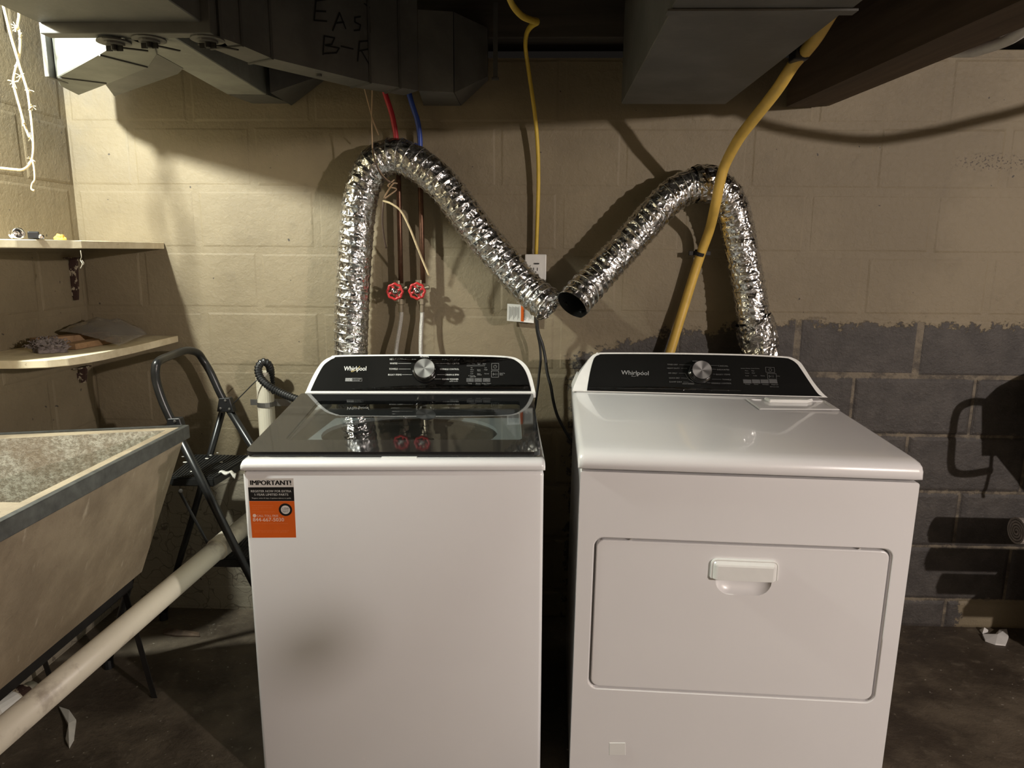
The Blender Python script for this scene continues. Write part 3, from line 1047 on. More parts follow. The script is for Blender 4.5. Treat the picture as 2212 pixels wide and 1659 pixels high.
obj('lid_lip', bm, M['gloss_white'], ws)
# console
CY0, CZ0, CY1, CZ1 = 0.512, 0.911, 0.572, 1.011
cn = Vector((0, -(CZ1 - CZ0), (CY1 - CY0))).normalized()
co = Vector((0, CY0, CZ0))
def wc(px, py):
    return whit(px, py, co, cn)
rim_px = [(660, 848), (664, 838), (676, 812), (690, 789), (702, 777), (718, 770), (740, 767), (900, 765.5), (1040, 767), (1100, 770), (1122, 777), (1138, 791), (1148, 812), (1155, 840), (1157, 849)]
pan_px = [(671, 844.5), (676, 833), (686, 812), (698, 791), (709, 781), (722, 774), (742, 770.5), (900, 769), (1040, 770.5), (1098, 774), (1117, 781), (1130, 794), (1139, 812), (1146, 838), (1147, 845)]
rimP = [wc(p.x, p.y) for p in smooth_path([Vector((*p, 0)) for p in rim_px], 4)]
panP = [wc(p.x, p.y) for p in smooth_path([Vector((*p, 0)) for p in pan_px], 4)]
bm = BM()
back = []
for p in rimP:
    back.append(Vector((p.x, 0.655, p.z - 0.014 if p.z > 0.95 else p.z - 0.055)))
loft(bm, [back, rimP])
bmesh.ops.bevel(bm, geom=[e for e in bm.edges if all(any((v.co - r).length < 1e-6 for r in rimP) for v in e.verts)], offset=0.0025, segments=2, affect='EDGES')
obj('console_housing', bm, M['gloss_white'], ws)
bm = BM()
prism(bm, [p + cn * 0.0012 for p in panP], -cn * 0.001)
obj('control_panel', bm, M['panel_black'], ws)
bm = BM()
box(bm, (rimP[0].x, 0.5035, 0.895), (rimP[-1].x, 0.516, 0.9125), 0.002)
obj('console_base_strip', bm, M['gloss_white'], ws)
up_c = Vector((0, CY1 - CY0, CZ1 - CZ0)).normalized()
def wtext(bm, s, x0, x1, y, bold=0.0, h=None):
    A_, B_ = wc(x0, y) + cn * 0.0016, wc(x1, y) + cn * 0.0016
    text(bm, s, A_, B_, up_c, cn, bold, 0.0, h)
def px_h(yb, yt, x=900):
    return (wc(x, yb) - wc(x, yt)).length
bm = BM()
wtext(bm, 'Whirlpool', 743, 791, 801, 0.018, px_h(801, 791.5))
obj('printed_name', bm, M['print_white'], ws)
bm = BM()
arc = [(776, 792.5), (777.5, 791.5), (777, 793), (770, 799), (762, 803.5), (758.5, 803.5), (759, 802.5), (764, 799.5)]
stroke(bm, [wc(*p) for p in arc], 0.0011, cn, 0.0018)
obj('printed_swoosh', bm, M['print_gold'], ws)
bm = BM()
for s, x0_, x1_, yb in (('HEAVY DUTY', 842, 870, 778), ('WHITES', 842, 858.5, 787), ('TOWELS', 840.5, 859, 799), ('BULKY ITEMS', 838.5, 867.5, 811.5), ('NORMAL', 908, 927, 772.3),
                       ('QUICK WASH', 965, 992.5, 778.5), ('DELICATES', 967, 992, 787.5), ('WRINKLE CONTROL', 950, 991.5, 799.5), ('DRAIN & SPIN', 962, 991, 811.5), ('CLEAN WASHER', 955, 990.5, 821)):
    wtext(bm, s, x0_, x1_, yb, 0.012, px_h(811.5, 808.2))
for x0_, x1_, y in ((871, 899, 776.5), (860, 888, 785.5), (861, 887, 797.5), (869, 890, 809.7), (929, 964, 776.5), (938, 966, 785.7), (940, 961, 809.7), (932, 953, 819)):
    stroke(bm, [wc(x0_, y), wc(x1_, y)], 0.0007, cn, 0.0016)
obj('printed_cycle_names', bm, M['print_white'], ws)
bm = BM()
quadp(bm, [wc(746, 824), wc(761.5, 824), wc(761.5, 817), wc(746.5, 817)], cn, 0.0016)
for a, b in (((761, 824), (782, 824)), ((782, 824), (782, 817.3)), ((782, 817.3), (761, 817))):
    stroke(bm, [wc(*a), wc(*b)], 0.0006, cn, 0.0016)
wtext(bm, 'REMOVABLE', 763, 780, 820, 0.01, px_h(820, 818))
wtext(bm, 'AGITATOR', 763, 777, 823.2, 0.01, px_h(823.2, 821.2))
wtext(bm, 'affresh', 971, 989, 825, 0.02, px_h(825, 822))
for (x0_, y0_, x1_, y1_) in ((1062, 785.5, 1077.5, 799), (1061.5, 801.7, 1077, 815)):
    c4 = [wc(x0_, y1_), wc(x1_, y1_), wc(x1_, y0_), wc(x0_, y0_), wc(x0_, y1_)]
    stroke(bm, c4, 0.0008, cn, 0.0016)
pc = wc(1069.5, 792.5)
ar = [pc + Vector((1, 0, 0)) * (0.0048 * math.sin(a)) + up_c * (0.0048 * math.cos(a)) for a in [0.5 + (2 * PI - 1.0) * k / 14 for k in range(15)]]
stroke(bm, ar, 0.0008, cn, 0.0016)
stroke(bm, [pc + up_c * 0.006, pc + up_c * 0.001], 0.0008, cn, 0.0016)
stroke(bm, [wc(1065, 811), wc(1065, 806.3), wc(1068.6, 808.7), wc(1065, 811)], 0.0008, cn, 0.0016)
for x in (1070.5, 1073.5):
    stroke(bm, [wc(x, 811), wc(x, 806.5)], 0.0007, cn, 0.0016)
wtext(bm, 'Hold To', 1079.5, 1090.5, 808, 0.01, px_h(808, 805.5))
wtext(bm, 'Start', 1079.5, 1086.5, 811, 0.01, px_h(811, 808.5))
for s, x0_, x1_, yb in (('Temp', 1010.5, 1019.5, 829.5), ('Rinse', 1028, 1038, 829.5), ('Options', 1027, 1038, 832.4), ('Deep Water', 1041, 1061, 829.5), ('Options', 1045, 1057, 832.4),
                       ('Sense', 1008, 1015, 787), ('Wash', 1020, 1026, 787), ('Rinse', 1031, 1038, 785.5), ('Spin', 1032, 1037, 788), ('Done', 1043, 1050, 787),
                       ('Hot', 1017, 1021, 795.7), ('Lid', 1047, 1051, 795.7), ('Warm', 1016, 1023.5, 800), ('Extra', 1031, 1038, 800), ('Rinse', 1031.5, 1038, 802.4), ('High', 1046, 1053, 800),
                       ('Cool', 1016, 1022, 804.3), ('Cold', 1016, 1022, 808.6), ('Fabric', 1031, 1038, 808.6), ('Softener', 1031, 1041, 811), ('Normal', 1046.5, 1056, 808.6), ('5" Presoak', 1012, 1026, 813), ('Lights Off', 1015, 1028, 815.3)):
    wtext(bm, s, x0_, x1_, yb, 0.01, px_h(yb, yb - 2.0))
for y in (789.6, 791.3):
    stroke(bm, [wc(1008, y), wc(1048, y - 0.6)], 0.0005, cn, 0.0016)
tag(obj('printed_legends', bm, M['print_grey'], ws), kind='stuff')
bm = BM()
wtext(bm, '2 in 1', 748.5, 760, 822.6, 0.02, px_h(822.6, 819))
obj('printed_badge', bm, M['print_black'], ws)
for i, x0_ in enumerate((1007.5, 1025, 1043)):
    bm = BM()
    prism(bm, [wc(x0_, 825.5) + cn * 0.0013, wc(x0_ + 16, 825.5) + cn * 0.0013, wc(x0_ + 16, 817.3) + cn * 0.0013, wc(x0_, 817.3) + cn * 0.0013], cn * 0.0009)
    bt = obj('button', bm, M['button_grey'], ws)
    bm = BM()
    cx = x0_ + 8
    if i == 0:
        stroke(bm, [wc(cx, 823.5), wc(cx, 818.8)], 0.0012, cn, 0.0026)
    elif i == 1:
        stroke(bm, [wc(cx - 3, 823.5), wc(cx - 2, 820.5), wc(cx, 819.3), wc(cx + 2, 820.5), wc(cx + 3, 823.5)], 0.0007, cn, 0.0026)
    else:
        stroke(bm, [wc(cx - 2.5, 823.3), wc(cx - 2.5, 819.5), wc(cx + 1.5, 819.3)], 0.0007, cn, 0.0026)
        stroke(bm, [wc(cx + 2.5, 823.3), wc(cx - 0.5, 821.3)], 0.0007, cn, 0.0026)
    obj('button_symbol', bm, M['print_grey'], bt)

def knob(root, c, n, r, hgt, mark_dir):
    """spun metal knob on a black skirt; own object origin on its axis so the painted glint streaks turn round it"""
    q = Vector((0, 0, 1)).rotation_difference(n)
    bm = BM()
    lathe(bm, [(0, 0), (r * 1.12, 0), (r * 1.12, 0.004), (r * 1.04, 0.007), (0, 0.007)], 36)
    k = obj('knob_skirt', bm, M['knob_black'], root, smooth='all')
    k.location = c; k.rotation_mode = 'QUATERNION'; k.rotation_quaternion = q
    bm = BM()
    lathe(bm, [(r * 0.98, 0.006), (r * 0.98, hgt * 0.75), (r * 0.94, hgt), (r * 0.90, hgt)], 40)
    obj('knob_side', bm, M['chrome'], k)
    bm = BM()
    lathe(bm, [(0, hgt - 0.0012), (r * 0.5, hgt - 0.0006), (r * 0.91, hgt)], 40)
    obj('knob_face', bm, M['spun'], k)
    return k
kc = wc(919, 803) + cn * 0.0012
knob(ws, kc, cn, 0.0335, 0.030, None)
# wrinkled protective film along the foot of the console
def film(root, fn_pt, n, xs, ys, amp):
    bm = BM()
    nx, ny = 60, 5
    g_ = []
    for i in range(nx + 1):
        col = []
        for j in range(ny + 1):
            x = xs[0] + (xs[1] - xs[0]) * i / nx
            y = ys(x, j / ny)
            p = fn_pt(x, y)
            w_n = noise.noise(Vector((x * 0.06, y * 0.3, 2))) + 0.6 * noise.noise(Vector((x * 0.21, y * 0.5, 5)))
            col.append(bm.verts.new(p + n * (0.0035 + amp * w_n + (0.003 if j in (2, 3) else 0))))
        g_.append(col)
    for i in range(nx):
        for j in range(ny):
            bm.faces.new((g_[i][j], g_[i + 1][j], g_[i + 1][j + 1], g_[i][j + 1]))
    return obj('protective_film', bm, M['film'], root, smooth='all')
film(ws, wc, cn, (760, 1142), lambda x, t: 843 - 3 * t - 7 * math.sin(min(1, (x - 760) / 200) * PI / 2) * (t + 0.3), 0.0012)
film(ws, wc, cn, (845, 1100), lambda x, t: 771.5 + t * (5 + 12 * max(0, math.sin((x - 845) / 255 * PI))), 0.0010)
# sticker on the front
fnw = Vector((0, -1, 0)); fo = Vector((0, 0.003, 0)); upz = Vector((0, 0, 1))
def wf(px, py):
    return whit(px, py, fo, fnw)
st = obj('sticker', (lambda bm: (prism(bm, [wf(538, 1162), wf(640, 1161), wf(634, 1033), wf(536, 1034)], fnw * 0.0004), bm)[1])(BM()), M['paper'], ws)
bm = BM(); quadp(bm, [wf(538.5, 1082), wf(636, 1082), wf(634.5, 1052), wf(536, 1052.5)], fnw, 0.0006)
obj('black_band', bm, M['print_black'], st)
bm = BM(); quadp(bm, [wf(545, 1161.5), wf(640, 1161), wf(636, 1082.2), wf(538.5, 1082.2)], fnw, 0.0006)
obj('orange_band', bm, M['orange'], st)
def wft(bm, s, x0, x1, y, bold=0.0, lift=0.0009, h=None):
    text(bm, s, wf(x0, y), wf(x1, y), upz, fnw, bold, lift, h)
bm = BM()
wft(bm, 'IMPORTANT!', 541.5, 629, 1047.5, 0.045)
obj('sticker_heading', bm, M['print_black'], st)
bm = BM()
wft(bm, 'REGISTER NOW FOR EXTRA', 542.5, 629.5, 1063, 0.015)
wft(bm, '1-YEAR LIMITED PARTS', 550.5, 623, 1070.5, 0.015)
wft(bm, '*Register within 60 days of appliance delivery to qualify', 544, 629, 1077, 0.0)
obj('sticker_print', bm, M['print_white'], st)
bm = BM()
c_ = wf(617, 1100.8)
def disc(bm, c, r, n, u, v, lift, seg=28):
    quadp(bm, [c + u * (r * math.cos(2 * PI * k / seg)) + v * (r * math.sin(2 * PI * k / seg)) for k in range(seg)], n, lift)
ux = Vector((1, 0, 0))
disc(bm, c_, 0.0155, fnw, ux, upz, 0.0009)
obj('seal_ring', bm, M['print_black'], st)
bm = BM()
disc(bm, c_, 0.0105, fnw, ux, upz, 0.0011)
obj('seal_centre', bm, M['paper'], st)
bm = BM()
wft(bm, '2-YEAR', 610, 624.5, 1099, 0.02, 0.0013)
wft(bm, 'LIMITED', 610, 624.5, 1102.5, 0.0, 0.0013)
wft(bm, 'PARTS*', 611, 624, 1106.5, 0.015, 0.0013)
obj('seal_print', bm, M['print_black'], st)
bm = BM()
wft(bm, '844-667-5030', 547, 614, 1126, 0.014)
wft(bm, 'CALL TOLL FREE', 555, 601.5, 1116, 0.0)
disc(bm, wf(550, 1113.5), 0.0042, fnw, ux, upz, 0.0009, 14)
obj('telephone_print', bm, M['orange_text'], st)
bm = BM()
for s, x0_, x1_, y in (('Product registration is easy, simple', 544.5, 590, 1092.5), ('and free for new owners online', 545, 589, 1097), ('or by phone.', 545, 560, 1100.7), ('Scan or call within sixty days to register', 545, 594, 1106),
                      ('Limited parts coverage. See terms and conditions for full details', 548, 622, 1131), ('Service contract not included', 550, 624, 1146.5), ('See use and care guide', 551, 622, 1149.5)):
    wft(bm, s, x0_, x1_, y, 0.0, 0.0009, 0.0016)
tag(obj('fine_print', bm, M['orange_faint'], st), kind='stuff')

# ================================================================== DRYER
DO = Vector((0.105, 1.487, 0.856)); DROT = (0, 0.009, -0.027)
dloc = empty_for(DO, DROT, 0.856)
DMx = wmat(dloc, DROT); DI = DMx.inverted()
dy = thing('clothes_dryer', 'white front-loading dryer with wide hamper door and black console', 'dryer', dloc, DROT)
WD = 0.737
def dhit(px, py, lo, ln):
    o = DMx @ Vector(lo); n = (DMx.to_3x3() @ Vector(ln)).normalized()
    return DI @ hit(px, py, o, n)
ZS = 0.856
# front panel with the door opening
FZ0, FZ1 = 0.035, ZS - 0.006
dx0, dx1, dz0, dz1 = 0.036, 0.700, ZS - 0.543, ZS - 0.159
hole = rrect(dx0, dz0, dx1, dz1, 0.022, 6)
bm = BM()
outer = rrect(0.002, FZ0, WD - 0.002, FZ1, 0.006, 3)
vo, vi = ring_plate(bm, [(x, 0.0, z) for x, z in outer], [(x, 0.0, z) for x, z in hole])
n_ = len(vi)
cx_, cz_ = (dx0 + dx1) / 2, (dz0 + dz1) / 2
def shrink(lp, k):
    return [(x - k * (1 if x > cx_ else -1), z - k * (1 if z > cz_ else -1)) for x, z in lp]
prev = vi
for k, y in ((0.0012, 0.0006), (0.003, 0.003), (0.0045, 0.018)):
    cur = [bm.verts.new((x, y, z)) for x, z in shrink(hole, k)]
    for i in range(n_):
        j = (i + 1) % n_
        bm.faces.new((prev[i], prev[j], cur[j], cur[i]))
    prev = cur
bm.faces.new(prev)
ob = [bm.verts.new((x, 0.03, z)) for x, z in outer]
for i in range(len(vo)):
    j = (i + 1) % len(vo)
    bm.faces.new((vo[i], vo[j], ob[j], ob[i]))
obj('front_panel', bm, M['enamel'], dy)
bm = BM()
box(bm, (0.0045, 0.0305, 0.03), (WD - 0.0045, 0.69, ZS - 0.006), 0.003)
obj('cabinet', bm, M['enamel'], dy)
for fx in (0.05, WD - 0.05):
    for fy in (0.06, 0.62):
        bm = BM()
        lathe(bm, [(0.0, 0.0), (0.024, 0.0), (0.024, 0.015), (0.012, 0.018), (0.012, 0.034), (0, 0.034)], 14, (fx, fy, 0))
        obj('foot', bm, M['black_plastic'], dy)
# door slab with the pocket of the handle cut in
g = 0.0105
dlo = rrect(dx0 + g, dz0 + g, dx1 - g, dz1 - g, 0.017, 6)
hx0, hx1 = 0.316, 0.441                       # pocket
hz0, hz1 = dz1 - 0.128, dz1 - 0.05
pk = rrect(hx0, hz0, hx1, hz1, (0.034, 0.006, 0.006, 0.034), 6)
bm = BM()
vo, vi = ring_plate(bm, [(x, 0.001, z) for x, z in dlo], [(x, 0.001, z) for x, z in pk])
prev = vo
dcx, dcz = cx_, cz_
for k, y in ((-0.0012, 0.0016), (-0.0022, 0.004), (-0.0022, 0.0165)):
    cur = [bm.verts.new((x - k * (1 if x > cx_ else -1), y, z - k * (1 if z > cz_ else -1))) for x, z in dlo]
    for i in range(len(prev)):
        j = (i + 1) % len(prev)
        bm.faces.new((prev[i], prev[j], cur[j], cur[i]))
    prev = cur
bm.faces.new(prev)
dr_o = obj('door', bm, M['enamel'], dy)
bm = BM()
pcx, pcz = (hx0 + hx1) / 2, hz1 - 0.02
loops = []
for k, y in ((1.0, 0.001), (0.985, 0.0022), (0.94, 0.006), (0.82, 0.0125), (0.55, 0.0155), (0.05, 0.016)):
    loops.append([(pcx + (x - pcx) * k, y, pcz + (z - pcz) * k) for x, z in pk])
loft(bm, loops, True, False)
obj('handle_pocket', bm, M['enamel'], dr_o, smooth='all')
bm = BM()
kx0, kx1, kz0, kz1 = 0.302, 0.452, dz1 - 0.087, dz1 - 0.040
loops = []
for k, y in ((0.0, 0.0008), (0.0, -0.004), (0.0015, -0.0055), (0.0028, -0.0055), (0.004, -0.0045), (0.006, -0.0075), (0.010, -0.012), (0.014, -0.0135)):
    r1 = max(0.002, 0.014 - k)
    loops.append([(x, y, z) for x, z in rrect(kx0 + k, kz0, kx1 - k, kz1 - k, (0.002, r1, r1, 0.002), 5)])
loft(bm, loops)
obj('door_handle', bm, M['gloss_white'], dr_o, smooth=False)
for px, py in ((1362, 1164), (1857, 1186)):
    p = dhit(px, py, (0, 0.004, 0), (0, -1, 0))
    bm = BM()
    lathe(bm, [(0.004, 0.0), (0.004, 0.002), (0.0, 0.003)], 10, (p.x, p.y + 0.004, dz1 - 0.0055), Vector((0, -1, 0)))
    obj('screw', bm, M['chrome'], dy)
# small access tab
tb = [dhit(px, py, (0, 0, 0), (0, -1, 0)) for px, py in ((1316, 1631), (1351, 1631), (1351, 1604), (1316, 1604))]
bm = BM()
prism(bm, [Vector((p.x, 0.0005, p.z)) for p in tb], (0, -0.0018, 0))
bmesh.ops.bevel(bm, geom=bm.edges[:], offset=0.0008, segments=1, affect='EDGES')
obj('access_tab', bm, M['gloss_white'], dy)
# top
CDY0, CDZ0, CDY1, CDZ1 = 0.572, ZS + 0.058, 0.632, ZS + 0.168
prof = [(0.0, ZS, 0.2, 0.0), (-0.006, ZS + 0.004, 0.6, 0), (-0.006, ZS + 0.020, 0.7, -0.1), (-0.001, ZS + 0.031, 0.7, -0.5), (0.012, ZS + 0.0385, 0.6, -0.9), (0.035, ZS + 0.0415, 0.3, -1), (0.08, ZS + 0.043, 0, -1), (0.3, ZS + 0.050, 0, -1), (0.569, ZS + 0.0578, 0, -1), (0.69, ZS + 0.0578, 0, -1), (0.69, ZS, 0, 0)]
bm = profile_loft(prof, -0.004, WD + 0.004, 0, 0.014)
obj('top_cover', bm, M['enamel'], dy, smooth='all')
m_ = bpy.data.objects['top_cover.001'].data
dtn = Vector((0, -(CDZ0 - ZS - 0.043), 0.49)).normalized()
def dt(px, py):
    return dhit(px, py, (0, 0.08, ZS + 0.0432), dtn)
# lint screen door let into the top
lp_o = [dt(*p) for p in ((1641, 886), (1815, 887), (1783, 867), (1610, 863))]
lp_i = [dt(*p) for p in ((1647, 880), (1800, 882), (1779, 868.5), (1622, 864.5))]
bm = BM()
up_t = Vector((0, 0.015, 1)).normalized()
va = [bm.verts.new(p + up_t * 0.001) for p in lp_o]
vb = [bm.verts.new(p + up_t * 0.0035) for p in [lp_o[i].lerp(lp_i[i], 0.25) for i in range(4)]]
vc = [bm.verts.new(p + up_t * 0.0035) for p in lp_i]
vd = [bm.verts.new(p + up_t * 0.0009) for p in [lp_i[i].lerp(lp_o[(i + 2) % 4], 0.015) for i in range(4)]]
for A_, B_ in ((va, vb), (vb, vc), (vc, vd)):
    for i in range(4):
        j = (i + 1) % 4
        bm.faces.new((A_[i], A_[j], B_[j], B_[i]))
bm.faces.new(vd)
ld = obj('lint_door', bm, M['enamel'], dy)
bm = BM()
hp = [dt(*p) for p in ((1662, 870.5), (1745, 871.5), (1756, 868.5), (1742, 865.5), (1650, 864.5))]
prism(bm, [p + up_t * 0.0012 for p in hp], up_t * 0.009)
bmesh.ops.bevel(bm, geom=bm.edges[:], offset=0.002, segments=2, affect='EDGES')
obj('lint_handle', bm, M['gloss_white'], ld)
# console
cdn = Vector((0, -(CDZ1 - CDZ0), (CDY1 - CDY0))).normalized()
cdo = Vector((0, CDY0, CDZ0))
up_d = Vector((0, CDY1 - CDY0, CDZ1 - CDZ0)).normalized()
def dc(px, py):
    return dhit(px, py, cdo, cdn)
rim_px = [(1236, 846), (1240, 833), (1252, 806), (1268, 782), (1279, 768), (1290, 763.5), (1310, 761.5), (1450, 762), (1600, 765), (1690, 769.5), (1712, 773), (1728, 782), (1738, 795), (1758, 826), (1778, 850), (1789, 859)]
pan_px = [(1268, 844), (1270, 830), (1275, 802), (1281, 780), (1286, 771), (1294, 767), (1312, 765), (1450, 765.5), (1600, 768.5), (1688, 773), (1707, 776.5), (1720, 785), (1730, 798), (1750, 828), (1766, 850), (1776, 856.5)]
rimP = [dc(p.x, p.y) for p in smooth_path([Vector((*p, 0)) for p in rim_px], 4)]
panP = [dc(p.x, p.y) for p in smooth_path([Vector((*p, 0)) for p in pan_px], 4)]
bm = BM()
back = [Vector((p.x, 0.688, p.z - 0.012 if p.z > CDZ0 + 0.05 else p.z)) for p in rimP]
loft(bm, [back, rimP])
bmesh.ops.bevel(bm, geom=[e for e in bm.edges if all(any((v.co - r).length < 1e-6 for r in rimP) for v in e.verts)], offset=0.003, segments=2, affect='EDGES')
obj('console_housing', bm, M['gloss_white'], dy)
bm = BM()
prism(bm, [p + cdn * 0.0014 for p in panP], -cdn * 0.0012)
obj('control_panel', bm, M['panel_black'], dy)
def dtext(bm, s, x0, x1, y, y2=None, bold=0.0, h=None):
    A_, B_ = dc(x0, y) + cdn * 0.0018, dc(x1, y if y2 is None else y2) + cdn * 0.0018
    text(bm, s, A_, B_, up_d, cdn, bold, 0.0, h)
def dh(yb, yt, x=1500):
    return (dc(x, yb) - dc(x, yt)).length
bm = BM()
dtext(bm, 'Whirlpool', 1342, 1401, 809.2, 811, 0.012, dh(809.5, 800.5))
arc = [(1388, 801.5), (1388, 804), (1380, 810), (1370, 814), (1364, 813), (1366, 811.5)]
stroke(bm, [dc(*p) for p in arc], 0.0008, cdn, 0.0018)
obj('printed_name', bm, M['print_grey'], dy)
bm = BM()
for s, x0_, x1_, yb in (('TIMED DRY', 1441, 1464, 789), ('HEAVY DUTY', 1441, 1468, 797), ('AIR ONLY', 1443, 1463, 807.5), ('QUICK DRY', 1445, 1468, 818), ('DAMP DRY', 1446, 1473, 826.5), ('STEAM REFRESH', 1474, 1499, 830.5),
                       ('NORMAL', 1496, 1514, 782), ('CASUAL', 1551, 1573, 792), ('DELICATES', 1549, 1575, 800), ('BULKY ITEMS', 1547, 1577, 810.5), ('TOWELS', 1560, 1579, 821.5), ('WRINKLE CONTROL', 1536, 1580, 829.5)):
    dtext(bm, s, x0_, x1_, yb, yb + 0.4, 0.006, dh(810, 807.3))
for pts in ([(1467, 788), (1492, 789)], [(1471, 796), (1484, 796.3)], [(1466, 806.5), (1480, 806.8), (1483, 813), (1488, 820), (1498, 826)], [(1471, 817), (1485, 817.5)], [(1476, 825.5), (1487, 826)],
            [(1532, 789.5), (1550, 790.2)], [(1537, 797.5), (1547, 798)], [(1540, 808.5), (1545, 808.7)], [(1538, 819.5), (1558, 820)], [(1527, 827), (1534, 827.3)]):
    stroke(bm, [dc(*p) for p in pts], 0.0006, cdn, 0.0018)
for (x0_, y0_, x1_, y1_) in ((1653, 793.5, 1672, 804.5), (1657, 807, 1676, 819)):
    c4 = [dc(x0_ + 1.5, y1_), dc(x1_ + 1, y1_ + 0.6), dc(x1_, y0_ + 0.6), dc(x0_, y0_), dc(x0_ + 1.5, y1_)]
    stroke(bm, c4, 0.0007, cdn, 0.0018)
pc = dc(1663.5, 799.3)
ar = [pc + Vector((1, 0, 0)) * (0.0045 * math.sin(a)) + up_d * (0.0045 * math.cos(a)) for a in [0.5 + (2 * PI - 1.0) * k / 14 for k in range(15)]]
stroke(bm, ar, 0.0007, cdn, 0.0018)
stroke(bm, [pc + up_d * 0.0055, pc + up_d * 0.001], 0.0007, cdn, 0.0018)
stroke(bm, [dc(1661.5, 815.5), dc(1660.5, 811), dc(1664.5, 813.3), dc(1661.5, 815.5)], 0.0007, cdn, 0.0018)
for x in (1667, 1670):
    stroke(bm, [dc(x + 0.5, 815.6), dc(x, 811.2)], 0.0006, cdn, 0.0018)
for s, x0_, x1_, yb in (('Sense Damp Cool Done', 1600, 1640, 797), ('More', 1609, 1616, 802), ('High', 1623, 1629, 802), ('Normal', 1609, 1618, 807), ('Med', 1624, 1630, 807), ('Less', 1610, 1617, 812.5), ('Low', 1627, 1635, 812.5), ('Extra', 1643, 1652, 812.8), ('Hold To Start', 1677, 1684, 813.5),
                       ('Temp', 1609, 1620, 831), ('Time', 1628, 1638, 831.3), ('Wrinkle', 1646, 1660, 831.6), ('Signal', 1666, 1680, 831.8), ('Hold 3 sec to lock', 1663, 1682, 836.4)):
    dtext(bm, s, x0_, x1_, yb, yb + 0.3, 0.006, dh(810, 808.2))
tag(obj('printed_legends', bm, M['print_dim'], dy), kind='stuff')
for x0_ in (1604.5, 1623.5, 1642, 1660.5):
    bm = BM()
    prism(bm, [dc(x0_ + 1.2, 828.2) + cdn * 0.0015, dc(x0_ + 18.7, 828.7) + cdn * 0.0015, dc(x0_ + 17.3, 820.5) + cdn * 0.0015, dc(x0_, 820) + cdn * 0.0015], cdn * 0.0009)
    obj('button', bm, M['button_grey'], dy)
knob(dy, dc(1512, 806) + cdn * 0.0014, cdn, 0.0315, 0.030, None)
film(dy, dc, cdn, (1272, 1600), lambda x, t: 840 - 3 * t + (x - 1272) * 0.018 - 4 * t * abs(math.sin((x - 1272) / 328 * PI)), 0.0010)

# ================================================================== FOIL DRYER HOSE (two lengths, and taped fittings)
RH = 0.056
def hose(name, label, pts, parent_loc, r=RH, pitch=0.0285, wob=0.004, seed=0, sag=None):
    root = thing(name, label, 'hose', parent_loc)
    P = [Vector(p) - Vector(parent_loc) for p in pts]
    path = resample(smooth_path(P, 14), 0.0041)
    F = frames(path)
    n = len(path)
    seg = 36
    bm = BM()
    loops = []
    for i in range(n):
        s = i * 0.0041
        t, nn, bb = F[i]
        lp = []
        for k in range(seg):
            a = 2 * PI * k / seg
            ph = 2 * PI * s / pitch + a
            c = 0.5 + 0.5 * math.cos(ph)
            rr = r * (0.955 + 0.042 * c ** 4)
            q = path[i] + nn * math.cos(a) * r + bb * math.sin(a) * r
            rr += wob * 0.6 * noise.noise(q * 34 + Vector((seed, 0, 0))) * (1 - c * 0.9) + 0.0012 * noise.noise(q * 90) * (1 - c * 0.9)
            rr *= 1 + 0.03 * noise.noise(Vector((s * 6, seed, 0)))
            lp.append(path[i] + nn * (math.cos(a) * rr) + bb * (math.sin(a) * rr))
        loops.append(lp)
    loft(bm, loops, True, False)
    obj('foil_sleeve', bm, M['foil'], root, smooth='all')
    # the spring wire inside, standing proud as a helix
    turns = n * 0.0041 / pitch
    wp = []
    steps = int(turns * 22)
    for j in range(steps):
        s = j / steps * (n - 1)
        i = min(int(s), n - 2)
        f = s - i
        c = path[i].lerp(path[i + 1], f)
        t, nn, bb = F[i]
        a = -2 * PI * (s * 0.0041) / pitch
        rr = r * (0.999 + 0.03 * noise.noise(Vector((s * 0.0041 * 6, seed, 0))))
        wp.append(c + nn * (math.cos(a) * rr) + bb * (math.sin(a) * rr))
    bm = BM()
    tube(bm, wp, 0.0012, 5)
    obj('coil_wire', bm, M['wire_steel'], root, smooth='all')
    return root, path, F
YH = 2.255
def fold_end(root, path, F, r):
    p = path[-1]
    t, nn, bb = F[-1]
    bm = BM()
    loops = []
    for s_, d in ((0.97, -0.004), (0.93, 0.004), (0.75, 0.008), (0.45, 0.004), (0.12, 0.0), (0.001, 0.0)):
        loops.append([p + t * (d + 0.010 * noise.noise(Vector((k * 0.6, s_ * 4, 3)))) + nn * (math.cos(2 * PI * k / 24) * r * s_) + bb * (math.sin(2 * PI * k / 24) * r * s_) for k in range(24)])
    loft(bm, loops, True, False)
    obj('folded_end', bm, M['foil'], root)
lpx = [(757, 800, 2.245), (758, 770, 2.245), (759, 700, 2.25), (764, 590, YH), (770, 500, YH), (777, 440, YH), (790, 390, YH), (815, 351, YH), (853, 337, YH), (885, 346, YH), (917, 366, YH), (955, 398, YH), (988, 440, YH), (1030, 496, YH), (1088, 566, 2.25), (1145, 628, 2.235), (1186, 661, 2.20)]
lpts = [atY(x, y, Y) for x, y, Y in lpx]
lpts[0] = lpts[1] + Vector((0.0, 0.0, -0.30)); lpts.insert(1, lpts[1] + Vector((0, 0, -0.12)))
hoseL, pathL, FL = hose('exhaust_hose', 'silver foil exhaust hose arching high over the washer and ending beside the outlet', lpts, tuple(lpts[0]), seed=1)
fold_end(hoseL, pathL, FL, RH)
rpx = [(1236, 659, 2.155), (1256, 634, 2.185), (1282, 607, 2.215), (1316, 570, 2.235), (1356, 527, 2.245), (1397, 480, 2.25), (1437, 436, 2.255), (1470, 411, 2.265), (1505, 399, 2.27), (1540, 401, 2.275), (1570, 424, 2.28), (1590, 480, 2.285), (1606, 560, 2.285), (1617, 616, 2.28), (1627, 680, 2.27), (1634, 722, 2.265)]
